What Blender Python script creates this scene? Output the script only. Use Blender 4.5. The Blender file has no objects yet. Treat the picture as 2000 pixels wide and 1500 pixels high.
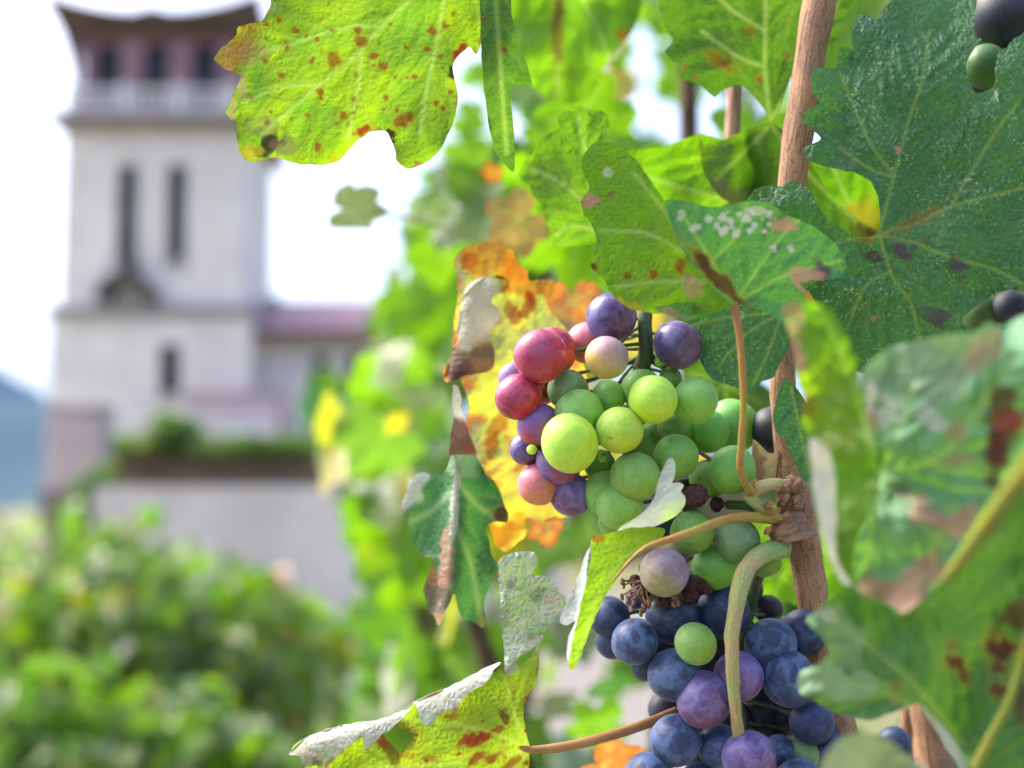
import bpy, math, random
import numpy as np
from mathutils import Vector, Matrix, noise as mnoise
from mathutils.geometry import delaunay_2d_cdt

random.seed(7)
RNG = np.random.default_rng(11)
SC = bpy.context.scene
COL = SC.collection

# ------------------------------------------------------------------ camera
PITCH = math.radians(5.0)
CAMZ = 1.25
cam_data = bpy.data.cameras.new('camera')
cam = bpy.data.objects.new('camera', cam_data)
COL.objects.link(cam)
cam.location = (0, 0, CAMZ)
cam.rotation_euler = (math.radians(90) + PITCH, 0, 0)
cam_data.lens = 50.0
cam_data.sensor_width = 36.0
cam_data.clip_start = 0.02
cam_data.clip_end = 20000
cam_data.dof.use_dof = True
cam_data.dof.focus_distance = 0.366
cam_data.dof.aperture_fstop = 7.6
SC.camera = cam

# ------------------------------------------------------------------ sky, sun, exposure
SUN_EL, SUN_AZ = math.radians(50), math.radians(-66)     # azimuth from +Y (away from the camera) towards +X
world = bpy.data.worlds.new('World'); SC.world = world; world.use_nodes = True
wn = world.node_tree.nodes; wl = world.node_tree.links
bg = wn['Background']
sky = wn.new('ShaderNodeTexSky'); sky.sky_type = 'NISHITA'; sky.sun_disc = False
sky.sun_elevation = SUN_EL; sky.sun_rotation = SUN_AZ
sky.air_density = 0.75; sky.dust_density = 8.0; sky.ozone_density = 1.0; sky.altitude = 200
wl.new(sky.outputs['Color'], bg.inputs['Color'])
bg.inputs['Strength'].default_value = 0.15
sun_d = bpy.data.lights.new('sun', 'SUN'); sun_d.energy = 1.0; sun_d.angle = math.radians(24)
sun_d.color = (1.0, 0.95, 0.88)
sun = bpy.data.objects.new('sun', sun_d); COL.objects.link(sun)
sdir = Vector((math.sin(SUN_AZ) * math.cos(SUN_EL), math.cos(SUN_AZ) * math.cos(SUN_EL), math.sin(SUN_EL)))
sun.rotation_euler = sdir.to_track_quat('Z', 'Y').to_euler()
sun.location = (0, 0, 30)
SC.view_settings.view_transform = 'Standard'
SC.view_settings.look = 'None'
SC.view_settings.exposure = 2.0
SC.view_settings.gamma = 1.0
SC.view_settings.use_curve_mapping = False
SC.cycles.use_denoising = True
SC.cycles.use_adaptive_sampling = True
SC.cycles.adaptive_threshold = 0.025
SC.cycles.max_bounces = 6
SC.cycles.diffuse_bounces = 3
SC.cycles.volume_bounces = 0
SC.cycles.transmission_bounces = 4
SC.cycles.caustics_reflective = False
SC.cycles.caustics_refractive = False

# ------------------------------------------------------------------ helpers
F = 50.0 / 36.0 * 2000
CP, SP = math.cos(PITCH), math.sin(PITCH)
FD = 370.0                                   # millimetres from the lens to the bunches
MM = FD / F                                  # millimetres on the bunch plane for one photo pixel

def W(px, py, d):
    """photo pixel + distance along the optical axis (metres) -> world point"""
    xc = (px - 1000) / F * d; yc = (750 - py) / F * d
    return Vector((xc, d * CP - yc * SP, CAMZ + d * SP + yc * CP))

def WA(px, py, d):
    xc = (px - 1000) / F * d; yc = (750 - py) / F * d
    return np.stack([xc, d * CP - yc * SP, CAMZ + d * SP + yc * CP], -1)

def at_y(px, py, Y):
    u = (px - 1000) / F; v = (750 - py) / F
    t = Y / (CP - v * SP)
    return Vector((u * t, Y, CAMZ + t * (SP + v * CP)))

def srgb(r, g, b):
    def f(c):
        c /= 255.0
        return c / 12.92 if c <= 0.04045 else ((c + 0.055) / 1.055) ** 2.4
    return (f(r), f(g), f(b), 1.0)

def empty(name, loc=(0, 0, 0)):
    o = bpy.data.objects.new(name, None); COL.objects.link(o)
    o.location = loc; o.empty_display_size = 0.05
    return o

def tag(o, label=None, cat=None, group=None, kind=None):
    if label: o['label'] = label
    if cat: o['category'] = cat
    if group: o['group'] = group
    if kind: o['kind'] = kind
    return o

def link(name, me, mat=None, parent=None, smooth=True):
    if mat is not None:
        for m in (mat if isinstance(mat, (list, tuple)) else [mat]):
            me.materials.append(m)
    me.polygons.foreach_set('use_smooth', np.full(len(me.polygons), bool(smooth)))
    o = bpy.data.objects.new(name, me); COL.objects.link(o)
    if parent is not None:
        o.parent = parent
        o.matrix_parent_inverse = Matrix.Translation(parent.location).inverted()
    return o

def mesh_np(name, verts, faces, mats=None):
    """verts (n,3), faces (m,k) arrays"""
    verts = np.asarray(verts, dtype=np.float32); faces = np.asarray(faces, dtype=np.int32)
    me = bpy.data.meshes.new(name)
    me.vertices.add(len(verts)); me.vertices.foreach_set('co', verts.ravel())
    k = faces.shape[1]
    me.loops.add(faces.size); me.loops.foreach_set('vertex_index', faces.ravel())
    me.polygons.add(len(faces))
    me.polygons.foreach_set('loop_start', np.arange(0, faces.size, k, dtype=np.int32))
    me.polygons.foreach_set('loop_total', np.full(len(faces), k, dtype=np.int32))
    if mats is not None:
        me.polygons.foreach_set('material_index', np.asarray(mats, dtype=np.int32))
    me.update(calc_edges=True); me.validate()
    return me

def vnoise(x, y, seed=0):
    """smooth 2D value noise in -1..1"""
    x = np.asarray(x, float); y = np.asarray(y, float)
    xi = np.floor(x).astype(np.int64); yi = np.floor(y).astype(np.int64)
    fx = x - xi; fy = y - yi
    fx = fx * fx * (3 - 2 * fx); fy = fy * fy * (3 - 2 * fy)
    def h(a, b):
        n = (a * 374761393 + b * 668265263 + seed * 982451653) & 0x7fffffff
        n = ((n ^ (n >> 13)) * 1274126177) & 0x7fffffff
        return ((n ^ (n >> 16)) & 0xffff) / 32767.5 - 1.0
    a = h(xi, yi); b = h(xi + 1, yi); c = h(xi, yi + 1); d = h(xi + 1, yi + 1)
    return (a * (1 - fx) + b * fx) * (1 - fy) + (c * (1 - fx) + d * fx) * fy

def catmull(pts, step, closed=False):
    p = np.asarray(pts, float); n = len(p); out = []
    rng = range(n) if closed else range(n - 1)
    for i in rng:
        if closed:
            a, b, c, d = p[(i - 1) % n], p[i], p[(i + 1) % n], p[(i + 2) % n]
        else:
            a, b, c, d = p[max(i - 1, 0)], p[i], p[i + 1], p[min(i + 2, n - 1)]
        L = np.linalg.norm((c - b)[:2]) if p.shape[1] > 1 else 1
        k = max(1, int(math.ceil(L / step)))
        for j in range(k):
            t = j / k
            # damped tangents keep the teeth of a leaf crisp
            m1 = (c - a) * 0.35; m2 = (d - b) * 0.35
            t2, t3 = t * t, t * t * t
            out.append((2 * t3 - 3 * t2 + 1) * b + (t3 - 2 * t2 + t) * m1 + (-2 * t3 + 3 * t2) * c + (t3 - t2) * m2)
    if not closed:
        out.append(p[-1])
    return np.array(out)

def inside(poly, x, y):
    poly = np.asarray(poly); r = np.zeros(len(x), bool)
    x0, y0 = poly[:, 0], poly[:, 1]; x1, y1 = np.roll(x0, -1), np.roll(y0, -1)
    for a, b, c, d in zip(x0, y0, x1, y1):
        if b == d: continue
        m = (b > y) != (d > y)
        r ^= m & (x < (c - a) * (y - b) / (d - b) + a)
    return r

def inside1(poly, x, y):
    x0, y0 = poly[:, 0], poly[:, 1]; x1, y1 = np.roll(x0, -1), np.roll(y0, -1)
    m = (y0 > y) != (y1 > y)
    return bool((m & (x < (x1 - x0) * (y - y0) / np.where(y1 == y0, 1e-9, y1 - y0) + x0)).sum() % 2)

def seg_dist(x, y, A, B, chunk=60):
    """distance of points to the nearest of the segments A->B"""
    best = np.full(len(x), 1e9)
    for i in range(0, len(A), chunk):
        a = A[i:i + chunk]; b = B[i:i + chunk]
        dx = (b - a)[:, 0][None]; dy = (b - a)[:, 1][None]
        L = np.maximum(dx * dx + dy * dy, 1e-9)
        t = np.clip(((x[:, None] - a[:, 0]) * dx + (y[:, None] - a[:, 1]) * dy) / L, 0, 1)
        d = np.hypot(x[:, None] - a[:, 0] - t * dx, y[:, None] - a[:, 1] - t * dy)
        best = np.minimum(best, d.min(1))
    return best

# ------------------------------------------------------------------ node helpers
class NT:
    def __init__(s, name):
        s.mat = bpy.data.materials.new(name); s.mat.use_nodes = True
        s.n = s.mat.node_tree.nodes; s.l = s.mat.node_tree.links; s.n.clear()
        s.out = s.n.new('ShaderNodeOutputMaterial')
    def put(s, sock, v):
        if isinstance(v, bpy.types.NodeSocket): s.l.new(v, sock)
        else:
            try: sock.default_value = v
            except Exception: sock.default_value = tuple(v)[:len(sock.default_value)]
    def node(s, t, **kw):
        nd = s.n.new(t)
        for k, v in kw.items():
            if hasattr(nd, k) and k not in nd.inputs: setattr(nd, k, v)
            else: s.put(nd.inputs[k], v)
        return nd
    def attr(s, name, out='Vector'):
        nd = s.n.new('ShaderNodeAttribute'); nd.attribute_name = name
        return nd.outputs[out]
    def noise(s, vec, scale, detail=3.0, rough=0.55, dist=0.0, out='Fac'):
        nd = s.n.new('ShaderNodeTexNoise')
        s.put(nd.inputs['Vector'], vec); nd.inputs['Scale'].default_value = scale
        nd.inputs['Detail'].default_value = detail; nd.inputs['Roughness'].default_value = rough
        nd.inputs['Distortion'].default_value = dist
        return nd.outputs[out]
    def voro(s, vec, scale, feature='F1', out='Distance', rand=1.0):
        nd = s.n.new('ShaderNodeTexVoronoi'); nd.feature = feature
        s.put(nd.inputs['Vector'], vec); nd.inputs['Scale'].default_value = scale
        nd.inputs['Randomness'].default_value = rand
        return nd.outputs[out]
    def ramp(s, fac, a, b):
        nd = s.n.new('ShaderNodeMapRange'); nd.interpolation_type = 'SMOOTHSTEP'
        s.put(nd.inputs['Value'], fac); nd.inputs['From Min'].default_value = a; nd.inputs['From Max'].default_value = b
        return nd.outputs['Result']
    def math(s, op, a, b=0.0, clamp=False):
        nd = s.n.new('ShaderNodeMath'); nd.operation = op; nd.use_clamp = clamp
        s.put(nd.inputs[0], a); s.put(nd.inputs[1], b)
        return nd.outputs[0]
    def mix(s, fac, a, b, blend='MIX'):
        nd = s.n.new('ShaderNodeMix'); nd.data_type = 'RGBA'; nd.blend_type = blend
        s.put(nd.inputs[0], fac); s.put(nd.inputs[6], a); s.put(nd.inputs[7], b)
        return nd.outputs[2]
    def mixs(s, fac, a, b):
        nd = s.n.new('ShaderNodeMixShader'); s.put(nd.inputs[0], fac)
        s.l.new(a, nd.inputs[1]); s.l.new(b, nd.inputs[2])
        return nd.outputs[0]
    def bump(s, h, strength, dist):
        nd = s.n.new('ShaderNodeBump'); s.put(nd.inputs['Height'], h)
        nd.inputs['Strength'].default_value = strength; nd.inputs['Distance'].default_value = dist
        return nd.outputs[0]
    def principled(s, **kw):
        nd = s.n.new('ShaderNodeBsdfPrincipled')
        for k, v in kw.items(): s.put(nd.inputs[k.replace('_', ' ')], v)
        return nd.outputs[0]
    def done(s, sh):
        s.l.new(sh, s.out.inputs['Surface']); return s.mat

def c4(c): return (c[0], c[1], c[2], 1.0)

# ------------------------------------------------------------------ vine leaf material (two-sided, translucent)
def leaf_material(name, top, top2, trans, trans2, under, under2=None, vein=(0.33, 0.42, 0.10),
                  red=0.0, red_col=(0.20, 0.03, 0.012), speck=0.0, speck_col=(0.45, 0.50, 0.38),
                  edge=0.0, edge_col=(0.30, 0.12, 0.02), orange=0.0, tf=0.5, rough=0.5, seed=0.0, relief=0.6, big=0.022, pucker=0.35):
    t = NT(name)
    co = t.attr('co2')
    mp = t.n.new('ShaderNodeMapping'); t.l.new(co, mp.inputs['Vector'])
    mp.inputs['Location'].default_value = (seed * 13.7, seed * 7.3, seed)
    co = mp.outputs[0]
    at = t.n.new('ShaderNodeAttribute'); at.attribute_name = 'veins'
    sep = t.n.new('ShaderNodeSeparateColor'); t.l.new(at.outputs['Color'], sep.inputs[0])
    v1, v2, ed = sep.outputs[0], sep.outputs[1], sep.outputs[2]
    sp = t.n.new('ShaderNodeAttribute'); sp.attribute_name = 'spot'
    n_big = t.noise(co, big * 2, 3.0, 0.6)
    n_mid = t.noise(co, 0.16, 4.0, 0.6)
    n_fine = t.noise(co, 0.9, 3.0, 0.6)
    m1 = t.ramp(n_big, 0.38, 0.62)
    m1 = t.math('ADD', t.math('MULTIPLY', m1, 0.75), t.math('MULTIPLY', t.math('SUBTRACT', n_mid, 0.5), 1.0), True)
    # interveinal colour cells
    cell = t.voro(co, 0.55, 'F1', 'Color')
    cs = t.n.new('ShaderNodeSeparateColor'); t.l.new(cell, cs.inputs[0])
    cellv = t.math('MULTIPLY', cs.outputs[0], 0.25)
    top_c = t.mix(m1, c4(top), c4(top2))
    top_c = t.mix(cellv, top_c, t.mix(0.5, top_c, (0, 0, 0, 1)))
    tr_c = t.mix(m1, c4(trans), c4(trans2))
    tr_c = t.mix(t.math('MULTIPLY', cellv, 0.8), tr_c, t.mix(0.4, tr_c, (0, 0, 0, 1)))
    un_c = t.mix(t.ramp(n_mid, 0.4, 0.62), c4(under), c4(under2 or under))
    # fine reticulate veins
    net = t.voro(co, 0.62, 'DISTANCE_TO_EDGE', 'Distance')
    netm = t.ramp(net, 0.10, 0.0)
    netw = t.math('MULTIPLY', netm, 0.30)
    vall = t.math('MAXIMUM', t.math('MULTIPLY', v1, 0.9), t.math('MULTIPLY', v2, 0.22))
    top_c = t.mix(netw, top_c, c4(vein)); top_c = t.mix(vall, top_c, c4(vein))
    tr_c = t.mix(t.math('MULTIPLY', netm, 0.15), tr_c, c4(trans2)); tr_c = t.mix(t.math('MULTIPLY', vall, 0.6), tr_c, (0.40, 0.62, 0.08, 1))
    un_c = t.mix(t.math('MULTIPLY', t.math('MAXIMUM', vall, netw), 0.5), un_c, (0.50, 0.52, 0.36, 1))
    def blotch(fac, col, ttop, ttr, tun, dull=0.6):
        a = t.mix(fac, ttop, col)
        b = t.mix(fac, ttr, t.mix(dull, col, (0, 0, 0, 1)))
        c = t.mix(t.math('MULTIPLY', fac, 0.7), tun, t.mix(0.3, col, (0.4, 0.36, 0.33, 1)))
        return a, b, c
    if orange > 0:
        f = t.ramp(t.math('ADD', t.noise(co, 0.075, 5.0, 0.65, 0.6), t.math('MULTIPLY', ed, 0.16)), 0.70 - 0.26 * orange, 0.80 - 0.26 * orange)
        top_c, tr_c, un_c = blotch(t.math('MULTIPLY', f, 0.85), (0.55, 0.17, 0.008, 1), top_c, tr_c, un_c, 0.0)
        f = t.ramp(t.math('ADD', t.noise(co, 0.13, 5.0, 0.7, 0.4), t.math('MULTIPLY', ed, 0.12)), 0.78 - 0.2 * orange, 0.84 - 0.2 * orange)
        top_c, tr_c, un_c = blotch(t.math('MULTIPLY', f, 0.85), (0.36, 0.045, 0.004, 1), top_c, tr_c, un_c, 0.1)
    if red > 0:
        wv = t.n.new('ShaderNodeVectorMath'); wv.operation = 'ADD'
        t.l.new(co, wv.inputs[0])
        nz = t.n.new('ShaderNodeTexNoise'); t.l.new(co, nz.inputs['Vector']); nz.inputs['Scale'].default_value = 0.5
        nv = t.n.new('ShaderNodeVectorMath'); nv.operation = 'SCALE'; t.l.new(nz.outputs['Color'], nv.inputs[0]); nv.inputs['Scale'].default_value = 2.2
        t.l.new(nv.outputs[0], wv.inputs[1])
        for sc, r0 in ((0.16, 0.115), (0.34, 0.15)):
            d = t.voro(wv.outputs[0], sc, 'F1', 'Distance')
            cc = t.voro(wv.outputs[0], sc, 'F1', 'Color')
            s2 = t.n.new('ShaderNodeSeparateColor'); t.l.new(cc, s2.inputs[0])
            rad = t.math('MULTIPLY', t.ramp(s2.outputs[0], 1.0 - 0.75 * red, 1.05), r0 * 1.9)
            f = t.ramp(t.math('SUBTRACT', rad, d), -0.015, 0.06)
            halo = t.ramp(t.math('SUBTRACT', rad, d), -0.14, 0.02)
            top_c, tr_c, un_c = blotch(t.math('MULTIPLY', halo, 0.30), (0.42, 0.20, 0.02, 1), top_c, tr_c, un_c, 0.0)
            top_c, tr_c, un_c = blotch(t.math('MULTIPLY', f, 0.85), c4(red_col), top_c, tr_c, un_c, 0.25)
    if speck > 0:
        f = t.ramp(t.noise(co, 1.05, 2.0, 0.6), 0.66 - 0.06 * speck, 0.73 - 0.06 * speck)
        pat = t.math('MULTIPLY', t.ramp(t.noise(co, 0.07, 2.0, 0.5), 0.42, 0.62), t.ramp(t.noise(co, 0.38, 3.0, 0.6), 0.40, 0.58))
        f = t.math('MULTIPLY', f, t.math('ADD', t.math('MULTIPLY', pat, 0.85), 0.16))
        top_c = t.mix(t.math('MULTIPLY', f, min(1.0, 0.75)), top_c, c4(speck_col))
        tr_c = t.mix(t.math('MULTIPLY', f, 0.4), tr_c, (0.3, 0.3, 0.15, 1))
    if edge > 0:
        f = t.ramp(t.math('ADD', t.math('MULTIPLY', ed, 0.9), t.math('MULTIPLY', t.math('SUBTRACT', n_mid, 0.5), 1.6)), 1.05 - 0.5 * edge, 1.25 - 0.5 * edge)
        top_c, tr_c, un_c = blotch(t.math('MULTIPLY', f, 0.85), c4(edge_col), top_c, tr_c, un_c, 0.2)
    sa = sp.outputs['Alpha']
    top_c = t.mix(sa, top_c, sp.outputs['Color'])
    un_c = t.mix(sa, un_c, sp.outputs['Color'])
    tr_c = t.mix(sa, tr_c, t.mix(0.4, sp.outputs['Color'], (0, 0, 0, 1)))
    h = t.math('ADD', t.math('MULTIPLY', t.ramp(net, 0.0, 0.45), 1.0), t.math('MULTIPLY', n_fine, 0.5))
    pk = t.noise(co, 0.42, 2.0, 0.5, 0.8)
    wco = t.n.new('ShaderNodeVectorMath'); wco.operation = 'ADD'; t.l.new(co, wco.inputs[0])
    wn_ = t.n.new('ShaderNodeTexNoise'); t.l.new(co, wn_.inputs['Vector']); wn_.inputs['Scale'].default_value = 0.35
    ws = t.n.new('ShaderNodeVectorMath'); ws.operation = 'SCALE'; t.l.new(wn_.outputs['Color'], ws.inputs[0]); ws.inputs['Scale'].default_value = 3.0; t.l.new(ws.outputs[0], wco.inputs[1])
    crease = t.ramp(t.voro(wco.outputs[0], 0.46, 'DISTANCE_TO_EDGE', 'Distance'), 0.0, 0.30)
    top_c = t.mix(t.math('MULTIPLY', t.math('SUBTRACT', 1.0, crease), 0.16 * min(1.0, pucker)), top_c, t.mix(0.65, top_c, (0, 0, 0, 1)))  # creases darkened: shading of the quilted blade put into the colour
    bn = t.n.new('ShaderNodeBump'); t.l.new(t.math('ADD', pk, t.math('MULTIPLY', crease, 0.22)), bn.inputs['Height']); bn.inputs['Strength'].default_value = 0.6 * min(1.0, pucker); bn.inputs['Distance'].default_value = 0.0016
    b2 = t.n.new('ShaderNodeBump'); t.l.new(h, b2.inputs['Height']); b2.inputs['Strength'].default_value = 0.55 * relief; b2.inputs['Distance'].default_value = 0.00035
    t.l.new(bn.outputs[0], b2.inputs['Normal']); bt = b2.outputs[0]
    bu = t.bump(t.math('SUBTRACT', t.math('MULTIPLY', n_fine, 0.6), t.ramp(net, 0.0, 0.4)), 0.7 * relief, 0.0004)
    rgh = t.math('ADD', rough, t.math('MULTIPLY', t.math('SUBTRACT', n_mid, 0.5), 0.25))
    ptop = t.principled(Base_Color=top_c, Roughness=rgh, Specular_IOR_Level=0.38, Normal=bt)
    pun = t.principled(Base_Color=un_c, Roughness=0.85, Specular_IOR_Level=0.2, Normal=bu, Sheen_Weight=0.15, Sheen_Roughness=0.5)
    tr_c = t.mix(0.13, tr_c, (0, 0, 0, 1))
    tl = t.n.new('ShaderNodeBsdfTranslucent'); t.l.new(tr_c, tl.inputs['Color']); t.l.new(bt, tl.inputs['Normal'])
    geo = t.n.new('ShaderNodeNewGeometry')
    surf = t.mixs(geo.outputs['Backfacing'], ptop, pun)
    return t.done(t.mixs(tf, surf, tl.outputs[0]))

# ------------------------------------------------------------------ traced leaf builder
SPOT = {'brown': (0.10, 0.035, 0.012), 'dark': (0.030, 0.012, 0.012), 'purple': (0.085, 0.02, 0.075), 'pink': (0.50, 0.27, 0.20),
        'white': (0.62, 0.64, 0.56), 'red': (0.30, 0.03, 0.01), 'orange': (0.55, 0.17, 0.01), 'tan': (0.36, 0.21, 0.11), 'maroon': (0.10, 0.01, 0.012),
        'yellow': (0.55, 0.45, 0.03), 'greybrown': (0.17, 0.11, 0.09), 'palegreen': (0.26, 0.40, 0.24), 'mist': (0.56, 0.62, 0.60), 'redbrown': (0.24, 0.055, 0.012), 'leafgreen': (0.11, 0.30, 0.015)}

def side_veins(main, outline, step=52, ang=48, length=0.62):
    out = []
    for m in main:
        p = catmull(m, 8)
        if len(p) < 6: continue
        seg = np.linalg.norm(np.diff(p, axis=0), axis=1); s = np.concatenate([[0], np.cumsum(seg)]); L = s[-1]
        k = 0; a = step * 0.7
        while a < L - 14:
            i = min(np.searchsorted(s, a), len(p) - 2)
            tg = p[i + 1] - p[i - 1]; tg = tg / (np.linalg.norm(tg) + 1e-9)
            for sd in (-1, 1):
                if (k + (sd > 0)) % 2 == 0 and L > 90: off = step * 0.3
                else: off = 0
                th = math.atan2(tg[1], tg[0]) + sd * math.radians(ang + random.uniform(-7, 7))
                q = p[i].copy(); line = [q.copy()]
                maxl = (L - a) * length + 35
                for j in range(int(maxl / 9)):
                    th -= sd * math.radians(1.8)
                    q = q + 9 * np.array([math.cos(th), math.sin(th)])
                    if not inside1(outline, q[0], q[1]): break
                    line.append(q.copy())
                if len(line) > 2: out.append(np.array(line))
            k += 1; a += step * random.uniform(0.85, 1.15)
    return out

def leaf_mesh(name, patches):
    """patches: dicts with outline (photo px), base (mm beyond FD), tilt (mm per 100 px x, y), side, veins ..."""
    V = []; Fc = []; CO = []; VE = []; SPT = []; MI = []
    nv = 0
    for pa in patches:
        sp = pa.get('res', 5.0)
        ol = catmull(pa['outline'], sp * 1.2, closed=True)
        sd = pa.get('seed', 1)
        # tiny ragged edge
        tn = np.roll(ol, -1, 0) - np.roll(ol, 1, 0); tn /= (np.linalg.norm(tn, axis=1)[:, None] + 1e-9)
        nr = np.stack([-tn[:, 1], tn[:, 0]], 1)
        jag = vnoise(np.arange(len(ol)) * 0.33, np.full(len(ol), sd * 3.1), sd) * pa.get('jag', 1.6)
        ol = ol + nr * jag[:, None]
        x0, y0 = ol.min(0); x1, y1 = ol.max(0)
        gx, gy = np.meshgrid(np.arange(x0, x1 + sp, sp), np.arange(y0, y1 + sp, sp * 0.866))
        gx = gx + (np.arange(gx.shape[0]) % 2)[:, None] * sp * 0.5
        gx = gx.ravel() + RNG.uniform(-.12, .12, gx.size) * sp; gy = gy.ravel() + RNG.uniform(-.12, .12, gy.size) * sp
        m = inside(ol, gx, gy); gx, gy = gx[m], gy[m]
        holes = [catmull(h, sp * 1.2, closed=True) for h in pa.get('holes', [])]
        eA = np.concatenate([ol] + holes); eB = np.concatenate([np.roll(ol, -1, 0)] + [np.roll(h, -1, 0) for h in holes])
        de = seg_dist(gx, gy, eA, eB)
        m = de > sp * 0.55
        for h in holes: m &= ~inside(h, gx, gy)
        gx, gy = gx[m], gy[m]
        pts = [Vector((float(a), float(b))) for a, b in ol]
        loops = [list(range(len(ol)))]
        edges = [(i, (i + 1) % len(ol)) for i in range(len(ol))]
        for h in holes:
            o = len(pts); pts += [Vector((float(a), float(b))) for a, b in h]
            edges += [(o + i, o + (i + 1) % len(h)) for i in range(len(h))]
        pts += [Vector((float(a), float(b))) for a, b in zip(gx, gy)]
        res = delaunay_2d_cdt(pts, edges, [], 0, 1e-4, False)
        P = np.array([(v.x, v.y) for v in res[0]]); T = np.array([f for f in res[2] if len(f) == 3], dtype=np.int64)
        ce = P[T].mean(1)
        ok = inside(ol, ce[:, 0], ce[:, 1])
        for h in holes: ok &= ~inside(h, ce[:, 0], ce[:, 1])
        T = T[ok]
        x, y = P[:, 0], P[:, 1]
        de = seg_dist(x, y, eA, eB)
        mains = pa.get('veins', [])
        def segs(lines):
            A = np.concatenate([l[:-1] for l in lines]); B = np.concatenate([l[1:] for l in lines]); return A, B
        if mains:
            ml = [catmull(v, 8) for v in mains]
            dm = seg_dist(x, y, *segs(ml))
            s2 = side_veins(mains, ol, pa.get('vstep', 52), pa.get('vang', 48), pa.get('vlen', 0.62))
            d2 = seg_dist(x, y, *segs(s2)) if s2 else np.full(len(x), 1e3)
        else:
            dm = np.full(len(x), 1e3); d2 = np.full(len(x), 1e3)
        vw = pa.get('vw', 4.5)
        vm = np.exp(-(dm / vw) ** 2); v2 = np.exp(-(d2 / (vw * 0.6)) ** 2)
        # ---- depth in mm
        bx, by = pa.get('c', ((x0 + x1) / 2, (y0 + y1) / 2))
        z = pa.get('base', 0.0) + pa.get('tilt', (0, 0))[0] * (x - bx) / 100 + pa.get('tilt', (0, 0))[1] * (y - by) / 100
        cu = pa.get('curve', (0, 0, 0))
        z = z + cu[0] * ((x - bx) / 100) ** 2 + cu[1] * ((y - by) / 100) ** 2 + cu[2] * ((x - bx) / 100) * ((y - by) / 100)
        for (ax, ay, cx, cy, h, w) in pa.get('ridges', []):
            d = seg_dist(x, y, np.array([[ax, ay]], float), np.array([[cx, cy]], float))
            z = z + h * np.exp(-(d / w) ** 2)
        wv = pa.get('wave', 2.0); wl_ = pa.get('wavelen', 150.0)
        z = z + wv * vnoise(x / wl_, y / wl_, sd) + wv * 0.45 * vnoise(x / wl_ * 2.3, y / wl_ * 2.3, sd + 5)
        z = z + pa.get('ruffle', 1.0) * np.exp(-de / 22.0) * vnoise(x / 46.0, y / 46.0, sd + 9)
        q = pa.get('quilt', 0.7)
        sgn = -1.0 if pa.get('side', 'top') == 'top' else 1.0
        dd = np.minimum(dm, d2)
        z = z + sgn * q * (1 - np.exp(-(dd / 13.0) ** 2)) - sgn * 0.35 * vm * 0 
        z = z + sgn * 0.25 * q * pa.get('ragged', 1.0) * vnoise(x / 14.0, y / 14.0, sd + 21)
        if 'fold' in pa:          # a flap: leaves the fold line and rises towards the viewer
            fl = catmull(pa['fold'], 8)
            df = seg_dist(x, y, fl[:-1], fl[1:])
            tt = np.clip(df / pa.get('fold_w', 60.0), 0, 1)
            z = z - pa.get('lift', 5.0) * np.sqrt(tt * (2 - tt))
        if 'zfun' in pa: z = z + pa['zfun'](x, y)
        d = (FD + z) / 1000.0
        w = WA(x, y, d)
        # ---- spots
        sc = np.zeros((len(x), 4))
        for s in pa.get('spots', []):
            sx, sy, r, kd = s[:4]; asp = s[4] if len(s) > 4 else 1.0; an = math.radians(s[5]) if len(s) > 5 else 0.0
            ux = (x - sx) * math.cos(an) + (y - sy) * math.sin(an); uy = -(x - sx) * math.sin(an) + (y - sy) * math.cos(an)
            dist = np.hypot(ux / asp, uy) + r * 0.45 * vnoise(x / (r * 0.7 + 3), y / (r * 0.7 + 3), int(sx + sy))
            a = np.clip((r - dist) / max(r * 0.35, 3.0) + 0.5, 0, 1) * (s[6] if len(s) > 6 else 0.92)
            if kd in ('redbrown', 'brown', 'red', 'maroon') and r < 20:
                ah = np.clip((r * 2.0 - dist) / (r * 1.2), 0, 1) * .38 * (1 - sc[:, 3])
                hc = np.array((0.40, 0.27, 0.02)); nh = sc[:, 3] + ah
                sc[:, :3] = np.where(nh[:, None] > 1e-4, (sc[:, :3] * sc[:, 3:4] + hc * ah[:, None]) / np.maximum(nh, 1e-4)[:, None], 0); sc[:, 3] = nh
            colr = np.array(SPOT[kd])
            na = sc[:, 3] * (1 - a) + a
            sc[:, :3] = np.where(na[:, None] > 1e-4, (sc[:, :3] * (sc[:, 3] * (1 - a))[:, None] + colr * a[:, None]) / np.maximum(na, 1e-4)[:, None], 0)
            sc[:, 3] = na
        # ---- winding: the named side looks at the camera
        a, b, c = w[T[:, 0]], w[T[:, 1]], w[T[:, 2]]
        nrm = np.cross(b - a, c - a); view = np.array([0, 0, CAMZ]) - a
        facing = (nrm * view).sum(1).sum() > 0
        if facing != (pa.get('side', 'top') == 'top'): T = T[:, ::-1]
        V.append(w); Fc.append(T + nv); nv += len(w); MI.append(np.full(len(T), pa.get('mi', 0)))
        CO.append(np.stack([x * MM, y * MM, np.zeros_like(x)], 1))
        VE.append(np.stack([vm, v2, np.exp(-de / 30.0), np.ones_like(x)], 1)); SPT.append(sc)
    V = np.concatenate(V); Fc = np.concatenate(Fc)
    origin = V.mean(0)
    me = mesh_np(name, V - origin, Fc, np.concatenate(MI))
    n = len(me.vertices)
    a = me.attributes.new('co2', 'FLOAT_VECTOR', 'POINT'); a.data.foreach_set('vector', np.concatenate(CO).astype(np.float32).ravel()[:n * 3])
    a = me.attributes.new('veins', 'FLOAT_COLOR', 'POINT'); a.data.foreach_set('color', np.concatenate(VE).astype(np.float32).ravel()[:n * 4])
    a = me.attributes.new('spot', 'FLOAT_COLOR', 'POINT'); a.data.foreach_set('color', np.concatenate(SPT).astype(np.float32).ravel()[:n * 4])
    return me, origin

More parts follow.
